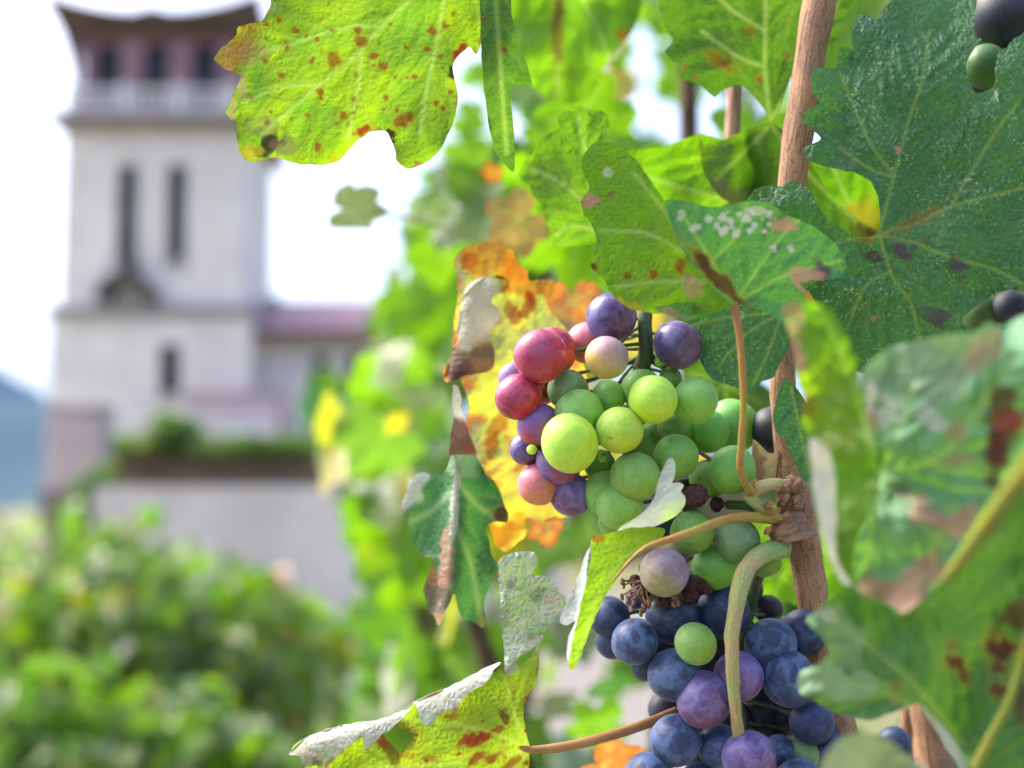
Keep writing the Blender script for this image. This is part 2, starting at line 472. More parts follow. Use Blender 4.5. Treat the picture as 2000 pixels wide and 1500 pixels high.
def leaf(parent, mat, patches, label=None):
    me, o = leaf_mesh('leaf', patches)
    ob = link('leaf', me, mat)
    ob.location = o
    ob.parent = parent; ob.matrix_parent_inverse = Matrix.Translation(parent.location).inverted()
    if label: ob['label'] = label
    return ob

# ------------------------------------------------------------------ tubes
def tube_mesh(name, pts, radii, sides=12, rough=0.0, seed=0, caps=True):
    """pts world-space points; smooth tube with rounded ends and uv-like attribute co2 = (length mm, girth mm, 0)"""
    p = np.asarray([tuple(v) for v in pts], float); r = np.asarray(radii, float)
    fine = []; fr = []
    n = len(p)
    for i in range(n - 1):
        a, b, c, d = p[max(i - 1, 0)], p[i], p[i + 1], p[min(i + 2, n - 1)]
        L = np.linalg.norm(c - b); k = max(2, int(L / max(min(r[i], r[i + 1]) * 0.9, 1e-4))); k = min(k, 60)
        for j in range(k):
            t = j / k; t2 = t * t; t3 = t2 * t
            fine.append((2 * t3 - 3 * t2 + 1) * b + (t3 - 2 * t2 + t) * (c - a) * 0.5 + (-2 * t3 + 3 * t2) * c + (t3 - t2) * (d - b) * 0.5)
            s = t2 * (3 - 2 * t); fr.append(r[i] * (1 - s) + r[i + 1] * s)
    fine.append(p[-1]); fr.append(r[-1])
    P = np.array(fine); R = np.array(fr)
    if caps:
        t0 = P[0] - P[1]; t0 /= np.linalg.norm(t0) + 1e-12; t1 = P[-1] - P[-2]; t1 /= np.linalg.norm(t1) + 1e-12
        P = np.concatenate([[P[0] + t0 * R[0] * 0.6, P[0] + t0 * R[0] * 0.35], P, [P[-1] + t1 * R[-1] * 0.35, P[-1] + t1 * R[-1] * 0.6]])
        R = np.concatenate([[R[0] * 0.05, R[0] * 0.7], R, [R[-1] * 0.7, R[-1] * 0.05]])
    T = np.gradient(P, axis=0); T /= np.linalg.norm(T, axis=1)[:, None] + 1e-12
    up = np.array([0.3, 0.9, 0.2]); N = []
    u = up - T[0] * up.dot(T[0]); u /= np.linalg.norm(u)
    for t in T:
        u = u - t * u.dot(t); u /= np.linalg.norm(u) + 1e-12; N.append(u.copy())
    N = np.array(N); B = np.cross(T, N)
    th = np.linspace(0, 2 * math.pi, sides, endpoint=False)
    s = np.concatenate([[0], np.cumsum(np.linalg.norm(np.diff(P, axis=0), axis=1))])
    rr = R[:, None] * np.ones(sides)[None]
    if rough:
        rr = rr * (1 + rough * vnoise(np.repeat((s / (R.max() * 1.3))[:, None], sides, 1), np.repeat(th[None] * 1.3, len(P), 0), seed))
    V = P[:, None] + rr[..., None] * (np.cos(th)[None, :, None] * N[:, None] + np.sin(th)[None, :, None] * B[:, None])
    m = len(P)
    idx = np.arange(m * sides).reshape(m, sides)
    a = idx[:-1]; b = idx[1:]
    Fq = np.stack([a, np.roll(a, -1, 1), np.roll(b, -1, 1), b], -1).reshape(-1, 4)
    co = np.stack([np.repeat(s[:, None], sides, 1) * 1000, np.cos(th)[None] * rr * 1000, np.sin(th)[None] * rr * 1000], -1).reshape(-1, 3)
    return V.reshape(-1, 3), Fq, co

def tubes(name, specs, mat, parent, sides=12, rough=0.0):
    """one object made of connected tubes; specs = [(points, radii), ...]"""
    V = []; Fq = []; C = []; n = 0
    for i, (pts, rad) in enumerate(specs):
        v, f, c = tube_mesh(name, pts, rad, sides, rough, i + 3)
        V.append(v); Fq.append(f + n); C.append(c); n += len(v)
    V = np.concatenate(V); o = V.mean(0)
    me = mesh_np(name, V - o, np.concatenate(Fq))
    a = me.attributes.new('co2', 'FLOAT_VECTOR', 'POINT'); a.data.foreach_set('vector', np.concatenate(C).astype(np.float32).ravel())
    ob = link(name, me, mat); ob.location = o
    if parent is not None:
        ob.parent = parent; ob.matrix_parent_inverse = Matrix.Translation(parent.location).inverted()
    return ob

def pxtube(pts):
    """[(px, py, mm beyond FD, radius px)] -> (points, radii)"""
    P = []; R = []
    for x, y, z, r in pts:
        d = (FD + z) / 1000
        P.append(W(x, y, d)); R.append(r / F * d)
    return P, R

# ------------------------------------------------------------------ plain materials
def stem_material(name, a, b, streak=0.5, rough=0.55, dots=None, bumpy=0.4, grad=None):
    t = NT(name); co = t.attr('co2')
    mp = t.n.new('ShaderNodeMapping'); t.l.new(co, mp.inputs['Vector']); mp.inputs['Scale'].default_value = (0.07, 1.0, 1.0)
    n1 = t.noise(mp.outputs[0], 1.6, 4.0, 0.65)
    n2 = t.noise(co, 0.09, 2.0, 0.5)
    c = t.mix(t.ramp(n2, 0.35, 0.65), c4(a), c4(b))
    if grad:
        sx = t.n.new('ShaderNodeSeparateXYZ'); t.l.new(co, sx.inputs[0])
        gf = t.ramp(t.math('ADD', sx.outputs[0], t.math('MULTIPLY', n2, 10.0)), grad[0] + 5, grad[1] + 5)
        c = t.mix(gf, c4(grad[2]), c)
    c = t.mix(t.math('MULTIPLY', t.ramp(n1, 0.48, 0.68), streak), c, t.mix(0.6, c, (0.02, 0.01, 0.005, 1)))
    if dots:
        d = t.ramp(t.noise(co, 1.7, 3.0, 0.7), 0.55, 0.63)
        c = t.mix(t.math('MULTIPLY', d, 0.7), c, c4(dots))
    nb = t.bump(t.math('ADD', n1, t.math('MULTIPLY', t.noise(co, 2.0, 3.0), 0.4)), bumpy, 0.0010)
    return t.done(t.principled(Base_Color=c, Roughness=rough, Specular_IOR_Level=0.35, Normal=nb, Subsurface_Weight=0.0))

def plain(name, a, b=None, scale=3.0, rough=0.8, bump=0.0, bdist=0.01):
    t = NT(name); tc = t.n.new('ShaderNodeTexCoord').outputs['Object']
    n = t.noise(tc, scale, 6.0, 0.65)
    c = t.mix(t.ramp(n, 0.3, 0.7), c4(a), c4(b or a))
    kw = dict(Base_Color=c, Roughness=rough, Specular_IOR_Level=0.25)
    if bump: kw['Normal'] = t.bump(n, bump, bdist)
    return t.done(t.principled(**kw))

# ================================================================== THE SETTING
def boxes_mesh(name, bl):
    V = []; Q = []; n = 0
    f = np.array([[0, 1, 2, 3], [7, 6, 5, 4], [0, 4, 5, 1], [1, 5, 6, 2], [2, 6, 7, 3], [3, 7, 4, 0]])
    for x0, x1, y0, y1, z0, z1 in bl:
        V.append([(x0, y0, z0), (x0, y1, z0), (x1, y1, z0), (x1, y0, z0), (x0, y0, z1), (x0, y1, z1), (x1, y1, z1), (x1, y0, z1)])
        Q.append(f + n); n += 8
    return mesh_np(name, np.concatenate(V), np.concatenate(Q))

def boxes(name, bl, mat, parent=None, bevel=0.0):
    o = link(name, boxes_mesh(name, bl), mat, parent, smooth=False)
    if bevel:
        b = o.modifiers.new('bevel', 'BEVEL'); b.width = bevel; b.segments = 2
    return o

def wall_cells(x0, x1, z0, z1, y0, y1, openings):
    xs = sorted({x0, x1, *[o[0] for o in openings], *[o[1] for o in openings]})
    zs = sorted({z0, z1, *[o[2] for o in openings], *[o[3] for o in openings]})
    out = []
    for a, b in zip(xs, xs[1:]):
        run = None
        for c, d in zip(zs, zs[1:]):
            cx, cz = (a + b) / 2, (c + d) / 2
            hole = any(o[0] < cx < o[1] and o[2] < cz < o[3] for o in openings)
            if hole:
                if run: out.append((a, b, y0, y1, *run)); run = None
            else:
                run = (run[0], d) if run else (c, d)
        if run: out.append((a, b, y0, y1, *run))
    return out

M = {}
M['plaster'] = plain('pale_plaster', (0.88, 0.82, 0.79), (0.73, 0.67, 0.65), 0.9, 0.9)
M['plaster2'] = plain('pink_plaster', (0.66, 0.52, 0.53), (0.50, 0.40, 0.41), 0.6, 0.9)
M['trim'] = plain('grey_stone_trim', (0.38, 0.34, 0.36), (0.30, 0.27, 0.29), 1.2, 0.9)
M['darkstone'] = plain('dark_stone', (0.10, 0.095, 0.10), (0.07, 0.065, 0.07), 1.5, 0.9)
M['timber'] = plain('brown_timber', (0.17, 0.115, 0.11), (0.11, 0.075, 0.075), 1.8, 0.8)
M['belfry'] = plain('mauve_brick', (0.40, 0.25, 0.30), (0.30, 0.18, 0.22), 2.0, 0.9)
M['white'] = plain('white_stone', (0.78, 0.76, 0.80), (0.66, 0.64, 0.68), 1.2, 0.85)
M['pane'] = plain('window_dark', (0.012, 0.014, 0.02), (0.02, 0.02, 0.03), 1.0, 0.15)
M['tile'] = plain('clay_tile', (0.46, 0.24, 0.27), (0.56, 0.38, 0.42), 2.2, 0.8)
M['brownwall'] = plain('brown_rubble', (0.28, 0.20, 0.175), (0.17, 0.13, 0.12), 1.3, 0.95, 0.6, 0.05)
M['forecourt'] = plain('pale_render', (0.76, 0.70, 0.68), (0.54, 0.49, 0.49), 0.5, 0.95)
M['grass'] = plain('vineyard_ground', (0.09, 0.12, 0.035), (0.16, 0.13, 0.08), 0.9, 0.95, 0.5, 0.05)
M['gravel'] = plain('pale_gravel', (0.19, 0.175, 0.17), (0.12, 0.115, 0.11), 9.0, 0.95, 0.6, 0.01)
M['hill'] = plain('wooded_hill', (0.016, 0.040, 0.042), (0.03, 0.055, 0.05), 0.006, 1.0)

# ground sheet and gravel path
g = mesh_np('ground', [(-6000, -50, 0), (6000, -50, 0), (6000, 9000, 0), (-6000, 9000, 0)], [[0, 1, 2, 3]])
tag(link('ground', g, M['grass'], None, False), kind='structure')
pv = []
for i in range(15):
    y = -2 + i * 1.6
    xm = 0.35 + 0.02 * y + 0.06 * math.sin(y * 0.7)
    pv += [(xm - 0.95 + 0.05 * math.sin(y * 2.1), y, 0.004), (xm + 0.95 + 0.06 * math.sin(y * 1.7 + 1), y, 0.004)]
pf = [[2 * i, 2 * i + 1, 2 * i + 3, 2 * i + 2] for i in range(14)]
tag(link('path', mesh_np('path', pv, pf), M['gravel'], None, False), kind='structure')

# far hill on the left
hv = []; NX, NY = 90, 24
for j in range(NY):
    for i in range(NX):
        X = -1900 + i * 26.0; Y = 2300 + j * 60
        u = X / 2500 * F + 1000                       # rough photo column at the crest distance
        crest = 305 - 0.50 * max(0, X + 1150) + 40 * vnoise(X / 160., 1.5, 4) + 14 * vnoise(X / 40., 3.5, 8)
        crest = max(crest, 55 + 18 * vnoise(X / 90., 7.7, 2))
        prof = math.sin(min(1, j / 13) * math.pi / 2) if j <= 13 else math.cos((j - 13) / 10 * math.pi / 2)
        hv.append((X, Y, max(-2, crest * prof * (1 + 0.08 * vnoise(X / 60., Y / 60., 5)))))
hf = [[j * NX + i, j * NX + i + 1, (j + 1) * NX + i + 1, (j + 1) * NX + i] for j in range(NY - 1) for i in range(NX - 1)]
tag(link('hill', mesh_np('hill', hv, hf), M['hill']), kind='structure')

# ---------------------------------------------------------------- tower
TY = 40.0
def X_(px, Y=TY): return at_y(px, 330 if Y == TY else 750, Y).x
def Z_(py, Y=TY): return at_y(300, py, Y).z
tower = empty('bell_tower', (X_(300), TY + 2.5, 0))
tag(tower, 'pale plastered bell tower with flared dark roof and two tall slit windows', 'tower')
TD = 5.0                                              # depth of the shaft
def slit(parent, px0, px1, py0, py1, Y, arched=True):
    x0, x1, z0, z1 = X_(px0, Y), X_(px1, Y), Z_(py1, Y), Z_(py0, Y)
    w = boxes('window', [(x0 - .07, x0, Y - .05, Y + .16, z0 - .06, z1 + .05), (x1, x1 + .07, Y - .05, Y + .16, z0 - .06, z1 + .05),
                         (x0, x1, Y - .05, Y + .16, z1, z1 + .05)], M['plaster'], parent)
    boxes('pane', [(x0, x1, Y + .22, Y + .26, z0, z1)], M['pane'], w)
    boxes('sill', [(x0 - .12, x1 + .12, Y - .12, Y + .20, z0 - .14, z0 - .062)], M['trim'], w)
    return (x0, x1, z0, z1)
xa, xb = X_(125), X_(476)
op = [(X_(232), X_(269), Z_(508), Z_(322)), (X_(328), X_(365), Z_(508), Z_(322))]
cells = wall_cells(xa, xb, Z_(600), Z_(240), TY, TY + 0.5, op)
cells += [(xa, xa + .5, TY + .5, TY + TD, Z_(600), Z_(240)), (xb - .5, xb, TY + .5, TY + TD, Z_(600), Z_(240)), (xa + .5, xb - .5, TY + TD - .5, TY + TD, Z_(600), Z_(240))]
boxes('shaft', cells, M['plaster'], tower)
slit(tower, 232, 269, 322, 508, TY); slit(tower, 328, 365, 322, 508, TY)
ops2 = [(X_(311, TY - .22), X_(350, TY - .22), Z_(770, TY - .22), Z_(672, TY - .22))]
xc, xd = X_(112), X_(496)
cells = wall_cells(xc, xd, -1.0, Z_(606), TY - .22, TY + 0.4, ops2)
cells += [(xc, xc + .5, TY + .4, TY + TD + .2, -1.0, Z_(606)), (xd - .5, xd, TY + .4, TY + TD + .2, -1.0, Z_(606)), (xc + .5, xd - .5, TY + TD - .3, TY + TD + .2, -1, Z_(606))]
boxes('lower_stage', cells, M['plaster'], tower)
slit(tower, 311, 350, 672, 770, TY - .22)
boxes('string_course', [(xc - .12, xd + .12, TY - .40, TY + TD + .3, Z_(620), Z_(598))], M['trim'], tower, 0.04)
# hooded niche under the left slit window
nv_ = []; nf_ = []; K = 16
x0, x1 = X_(205), X_(318); zc = Z_(592); R = (x1 - x0) / 2; xm = (x0 + x1) / 2
for yy, rr in ((TY - .75, R), (TY + .02, R), (TY - .75, R * .68), (TY + .02, R * .68)):
    for k in range(K + 1):
        a = math.pi * k / K
        nv_.append((xm - rr * math.cos(a), yy, zc + rr * 0.95 * math.sin(a) ** 0.8))
def strip(a, b):
    for k in range(K): nf_.append([a * (K + 1) + k, a * (K + 1) + k + 1, b * (K + 1) + k + 1, b * (K + 1) + k])
strip(0, 1); strip(2, 0); strip(3, 2); strip(1, 3)
link('niche_hood', mesh_np('niche_hood', nv_, nf_), M['darkstone'], tower, False)
boxes('hood_finial', [(xm - .1, xm + .1, TY - .5, TY - .02, zc + R * .9, zc + R * 1.75), (xm - .17, xm + .17, TY - .56, TY - .021, zc + R * 1.1, zc + R * 1.28)], M['darkstone'], tower)
# cornice, balustrade
boxes('cornice', [(X_(97), X_(506), TY - .60, TY + TD + .5, Z_(240), Z_(226)), (X_(110), X_(492), TY - .35, TY + TD + .3, Z_(252), Z_(240) - .002)], M['trim'], tower, 0.03)
zb0, zb1 = Z_(226), Z_(180)
bal = boxes('balustrade', [(X_(146), X_(454), TY - .42, TY - .22, zb1 - .12, zb1), (X_(146), X_(454), TY - .42, TY - .22, zb0, zb0 + .12)], M['white'], tower)
prof_b = [(0, .07), (.12, .07), (.2, .045), (.4, .10), (.6, .06), (.85, .045), (.92, .08), (1, .08)]
hb = zb1 - zb0 - .24
bv = []; bf = []
for q, (h_, r_) in enumerate(prof_b):
    for k in range(10):
        a = 2 * math.pi * k / 10; bv.append((r_ * math.cos(a), r_ * math.sin(a), h_ * hb))
for q in range(len(prof_b) - 1):
    for k in range(10): bf.append([q * 10 + k, q * 10 + (k + 1) % 10, (q + 1) * 10 + (k + 1) % 10, (q + 1) * 10 + k])
bme = mesh_np('baluster', bv, bf); bme.materials.append(M['white'])
for i in range(15):
    o = bpy.data.objects.new('baluster', bme); COL.objects.link(o); o.parent = bal
    o.location = Vector((X_(158) + i * (X_(442) - X_(158)) / 14, TY - .32, zb0 + .12)) - tower.location * 0
    o.matrix_parent_inverse = bal.matrix_basis.inverted() @ Matrix.Translation(tower.location).inverted() if False else Matrix.Identity(4)
    o.location = o.location - Vector(bal.location)
for px in (146, 247, 352, 454):
    x = X_(px); boxes('pedestal', [(x - .14, x + .14, TY - .46, TY - .18, zb0 + .001, zb1 + .1)], M['white'], bal)
# belfry
xb0, xb1 = X_(152), X_(450)
opb = [(X_(176), X_(228), Z_(200), Z_(80)), (X_(271), X_(323), Z_(200), Z_(80)), (X_(367), X_(419), Z_(200), Z_(80))]
cells = wall_cells(xb0, xb1, Z_(226), Z_(40), TY + .15, TY + .5, opb)
cells += [(xb0, xb0 + .35, TY + .5, TY + TD - .2, Z_(226), Z_(40)), (xb1 - .35, xb1, TY + .5, TY + TD - .2, Z_(226), Z_(40)), (xb0 + .35, xb1 - .35, TY + TD - .5, TY + TD - .2, Z_(226), Z_(40))]
boxes('belfry', cells, M['belfry'], tower)
for o_ in opb:
    w = boxes('louvre', [(o_[0], o_[1], TY + .40, TY + .46, o_[2], o_[3])], M['pane'], tower)
# flared roof: rows of a square ring, the corners swept up
def ring(half_x, half_y, z, lift, sag, n=12):
    cx, cy = (xb0 + xb1) / 2, TY + TD / 2; out = []
    cr = [(-1, -1), (1, -1), (1, 1), (-1, 1)]
    for s in range(4):
        a, b = cr[s], cr[(s + 1) % 4]
        for k in range(n):
            t = k / n; u = abs(2 * t - 1)
            hump = math.exp(-((t - .5) / .05) ** 2)
            out.append((cx + half_x * (a[0] * (1 - t) + b[0] * t), cy + half_y * (a[1] * (1 - t) + b[1] * t), z + lift * (u ** 2.2) + sag * hump))
    return out
hw = (xb1 - xb0) / 2; hd = TD / 2 - .2
ex = (X_(500) - X_(88)) / 2
rows = [ring(hw - .02, hd - .02, Z_(74), 0, 0), ring(hw + .2, hd + .2, Z_(66), .03, 0), ring(ex * .90, hd + (ex * .90 - hw), Z_(58), .25, .06),
        ring(ex, hd + ex - hw, Z_(54), .52, .16), ring(ex + .04, hd + ex - hw + .04, Z_(38), .58, .18), ring(ex * .72, hd * .72, Z_(38) + .12, .25, .05), ring(.05, .05, Z_(38) + .7, 0, 0)]
rv = [v for r_ in rows for v in r_]; n4 = 48
rf = [[q * n4 + k, q * n4 + (k + 1) % n4, (q + 1) * n4 + (k + 1) % n4, (q + 1) * n4 + k] for q in range(len(rows) - 1) for k in range(n4)]
link('roof', mesh_np('roof', rv, rf), M['timber'], tower, False)
# corner brackets carrying the eaves
for sx, px0, px1 in ((-1, 150, 100), (1, 452, 490)):
    xi, xo = X_(px0), X_(px1)
    v = []
    for yy in (TY + .12, TY - .10):
        v += [(xi, yy, Z_(205)), (xi, yy, Z_(60)), (xo, yy, Z_(30)), ((xi * .6 + xo * .4), yy, Z_(110))]
    f_ = [[0, 3, 2, 1], [4, 5, 6, 7], [0, 4, 7, 3], [3, 7, 6, 2], [2, 6, 5, 1], [1, 5, 4, 0]]
    link('bracket', mesh_np('bracket', v, f_), M['timber'], tower, False)

# ---------------------------------------------------------------- low wing beside the tower
WY = 41.0
wing = empty('side_building', (X_(620, WY), WY + 3, 0))
tag(wing, 'low white building with red clay tiled roof joined to the tower', 'building')
wx0, wx1 = X_(498, WY), X_(900, WY)
opw = [(X_(612, WY), X_(640, WY), Z_(745, WY), Z_(690, WY)), (X_(678, WY), X_(704, WY), Z_(745, WY), Z_(690, WY))]
boxes('wall', wall_cells(wx0, wx1, -1.0, Z_(655, WY), WY, WY + .4, opw) + [(wx0, wx1, WY + 4, WY + 4.4, -1, Z_(655, WY))], M['plaster'], wing)
slit(wing, 612, 640, 690, 745, WY); slit(wing, 678, 704, 690, 745, WY)
z0, z1 = Z_(655, WY), Z_(596, WY)
rfv = [(wx0 - .2, WY - .75, z0), (wx1, WY - .75, z0), (wx1, WY + 2.2, z1 + .35), (wx0 - .2, WY + 2.2, z1 + .35),
       (wx0 - .2, WY - .75, z0 - .12), (wx1, WY - .75, z0 - .12), (wx1, WY + 2.2, z1 + .23), (wx0 - .2, WY + 2.2, z1 + .23)]
roof2 = link('roof', mesh_np('roof', rfv, [[0, 1, 2, 3], [7, 6, 5, 4], [0, 4, 5, 1], [1, 5, 6, 2], [2, 6, 7, 3], [3, 7, 4, 0]]), M['timber'], wing, False)
tv = []; tf_ = []
dyt = Vector((0, 2.95, z1 + .35 - z0))
for q in range(9):
    c = Vector((0, 0, 0)) + dyt * (q / 8)
    for k in range(7):
        a = math.pi * k / 6
        tv.append((-.10 * math.cos(a), c.y, c.z + .02 + .085 * math.sin(a) + (.02 if q % 2 else 0)))
for q in range(8):
    for k in range(6): tf_.append([q * 7 + k, q * 7 + k + 1, (q + 1) * 7 + k + 1, (q + 1) * 7 + k])
tme = mesh_np('tile', tv, tf_); tme.materials.append(M['tile'])
nt = int((wx1 - wx0 + .2) / .21)
for i in range(nt):
    o = bpy.data.objects.new('tile', tme); COL.objects.link(o); o.parent = roof2
    o.location = (wx0 - .1 + i * .21, WY - .76, z0)
boxes('chimney', [(X_(512, WY), X_(536, WY), WY + .6, WY + 1.1, z0, Z_(570, WY))], M['trim'], wing)

# ---------------------------------------------------------------- stair parapet and railing in front of the wing
RY = 37.5
rail = empty('balustrade', (X_(450, RY), RY, 0))
tag(rail, 'pale stone balustrade above the terrace wall, in front of the tower', 'balustrade')
rx0, rx1 = X_(352, RY), X_(545, RY); rz0, rz1 = Z_(850, RY), Z_(772, RY)
boxes('rail', [(rx0, rx1, RY - .12, RY + .12, rz1 - .13, rz1)], M['trim'], rail, 0.02)
boxes('plinth', [(rx0, rx1, RY - .14, RY + .14, rz0, rz0 + .14)], M['white'], rail, 0.02)
boxes('parapet', [(rx0, rx1, RY + .9, RY + 1.2, rz0 - .5, rz1 + .18)], M['tile'], rail)
hb2 = rz1 - rz0 - .27
bm2 = mesh_np('baluster', [(x * 1.0, y * 1.0, z / hb * hb2) for x, y, z in bv], bf); bm2.materials.append(M['white'])
for i in range(13):
    o = bpy.data.objects.new('baluster', bm2); COL.objects.link(o); o.parent = rail
    o.location = Vector((rx0 + .1 + i * (rx1 - rx0 - .2) / 12, RY, rz0 + .14)) - Vector(rail.location)

# ---------------------------------------------------------------- terrace walls
BY = 34.0
tw = boxes('retaining_wall', [(X_(92, BY), X_(1100, BY), BY, BY + .8, -1.0, Z_(886, BY))], M['brownwall'], None)
tag(tw, 'brown rubble retaining wall below the tower terrace', 'wall')
co_ = boxes('coping', [(X_(90, BY), X_(1100, BY), BY - .1, BY + .9, Z_(886, BY) + .003, Z_(878, BY))], M['trim'], tw)
tag(boxes('terrace', [(X_(94, BY), 30, BY + .8, BY + 40, -0.5, Z_(880, BY) - .1)], M['grass'], None), kind='structure')
LY = 16.0
lw = boxes('boundary_wall', [(X_(188, LY), X_(1100, LY), LY, LY + .35, -1.0, Z_(950, LY))], M['forecourt'], None)
tag(lw, 'long pale rendered wall behind the vineyard at left', 'wall')
pil = empty('gate_pillar', at_y(140, 980, 31) * 1.0)
tag(pil, 'pinkish stone pillar at the left end of the terrace wall', 'pillar')
xp0, xp1 = X_(92, 31), X_(196, 31)
boxes('shaft', [(xp0, xp1, 31, 32.1, -1, Z_(800, 31))], M['plaster2'], pil, 0.03)
boxes('cap', [(xp0 - .08, xp1 + .08, 30.9, 32.2, Z_(800, 31) + .002, Z_(790, 31))], M['trim'], pil, 0.03)
boxes('base', [(xp0 - .06, xp1 + .06, 30.9, 32.2, -1, Z_(955, 31))], M['brownwall'], pil, 0.03)

# ================================================================== FOLIAGE
def simple_leaf_mat(name, top, trans, under, tf=0.5, var=0.25):
    t = NT(name)
    at = t.n.new('ShaderNodeAttribute'); at.attribute_name = 'tint'
    oi = t.n.new('ShaderNodeObjectInfo')
    rnd = t.math('ADD', t.math('MULTIPLY', at.outputs['Fac'], 1.0), 0.0)
    tc = t.mix(rnd, c4([c * (1 - var) for c in top]), c4([top[0] * 1.35, top[1] * 1.15, top[2]]))
    rc = t.mix(rnd, c4([trans[0] * .7, trans[1] * .85, trans[2]]), c4([min(1, trans[0] * 1.25), min(1, trans[1] * 1.05), trans[2]]))
    p = t.principled(Base_Color=tc, Roughness=0.30, Specular_IOR_Level=0.6)
    pu = t.principled(Base_Color=c4(under), Roughness=0.85, Specular_IOR_Level=0.2)
    tl = t.n.new('ShaderNodeBsdfTranslucent'); t.l.new(rc, tl.inputs['Color'])
    geo = t.n.new('ShaderNodeNewGeometry')
    return t.done(t.mixs(tf, t.mixs(geo.outputs['Backfacing'], p, pu), tl.outputs[0]))

FM = [simple_leaf_mat('foliage_lime', (0.07, 0.16, 0.012), (0.22, 0.46, 0.005), (0.25, 0.30, 0.16)),
      simple_leaf_mat('foliage_green', (0.045, 0.12, 0.02), (0.15, 0.37, 0.015), (0.20, 0.26, 0.15)),
      simple_leaf_mat('foliage_dark', (0.025, 0.075, 0.025), (0.10, 0.28, 0.03), (0.14, 0.18, 0.11), 0.35),
      simple_leaf_mat('foliage_yellow', (0.22, 0.23, 0.015), (0.48, 0.50, 0.012), (0.40, 0.38, 0.16)),
      simple_leaf_mat('foliage_orange', (0.24, 0.10, 0.03), (0.40, 0.16, 0.015), (0.35, 0.22, 0.12)),
      simple_leaf_mat('foliage_pale', (0.16, 0.22, 0.12), (0.30, 0.45, 0.10), (0.45, 0.47, 0.38), 0.35)]
M['bark'] = plain('vine_bark', (0.13, 0.085, 0.055), (0.06, 0.04, 0.03), 30.0, 0.9, 0.8, 0.01)

def palm_r(ph, rnd):
    lob = [(0.0, 1.0, .62), (.98, .94, .58), (-.98, .94, .58), (1.95, .80, .62), (-1.95, .80, .62)]
    r = 0.0
    for c, a, w in lob: r = max(r, a * rnd[int(abs(c) * 2)] * math.exp(-((ph - c) / w) ** 2 * .55))
    r = max(r, .60)
    e = math.pi - abs(ph)
    r *= min(1.0, .22 + e * 1.5)
    tri = abs(((ph * 5.3 + rnd[4]) % 1.0) * 2 - 1)
    return r * (1 - .10 * tri) 

def template(name, nseg, nr, seed, cup=.12, fold=.10, wave=.06):
    r_ = random.Random(seed); rnd = [r_.uniform(.9, 1.1) for _ in range(6)]
    V = [(0, 0, 0)]; ph_all = []
    for j in range(1, nr + 1):
        for i in range(nseg):
            ph = -math.pi + 2 * math.pi * (i + .5) / nseg
            r = palm_r(ph, rnd) * j / nr
            x, y = math.sin(ph) * r, math.cos(ph) * r
            z = -cup * r * r + fold * abs(x) + wave * float(vnoise(x * 2.5 + 9, y * 2.5 + 3, seed)) * r * 2
            V.append((x, y, z))
    Fc = []
    for i in range(nseg):
        if i == nseg - 1: continue                       # the petiole sinus stays open
        Fc.append([0, 1 + i + 1, 1 + i])
        for j in range(nr - 1):
            a = 1 + j * nseg + i; b = a + 1; c = a + nseg; d = c + 1
            Fc.append([a, b, d]); Fc.append([a, d, c])
    return np.array(V), np.array(Fc)

SIMPLE = [template('s', 18, 1, 30 + k, .15, .12, .10) for k in range(4)]
def rot_from(normal, roll):
    n = normal / (np.linalg.norm(normal) + 1e-9)
    down = np.array([0, 0, -1.0]); t = down - n * n.dot(down)
    if np.linalg.norm(t) < 1e-3: t = np.array([1.0, 0, 0])
    t /= np.linalg.norm(t); b = np.cross(t, n)
    c, s = math.cos(roll), math.sin(roll)
    y = t * c + b * s; x = np.cross(y, n)
    return np.stack([x, y, n], 1)

def foliage(parent, centers, sizes, mats_w, name='foliage', up=0.35, rs=1):
    """many leaf blades of one plant as one mesh"""
    rng = np.random.default_rng(rs); V = []; Q = []; MI = []; TI = []; n = 0
    for c, s in zip(centers, sizes):
        tv_, tf2 = SIMPLE[rng.integers(4)]
        nn = rng.normal(size=3); nn[1] -= .5; nn[2] = nn[2] * .8 + up
        R = rot_from(nn, rng.normal() * .8)
        V.append((tv_ * s) @ R.T + c); Q.append(tf2 + n); n += len(tv_)
        MI.append(np.full(len(tf2), rng.choice(len(mats_w), p=mats_w))); TI.append(np.full(len(tv_), rng.uniform()))
    V = np.concatenate(V); o = V.mean(0)
    me = mesh_np(name, V - o, np.concatenate(Q), np.concatenate(MI))
    a = me.attributes.new('tint', 'FLOAT', 'POINT'); a.data.foreach_set('value', np.concatenate(TI).astype(np.float32))
    ob = link(name, me, FM, None, False); ob.location = o
    if parent is not None: ob.parent = parent; ob.matrix_parent_inverse = Matrix.Translation(parent.location).inverted()
    return ob

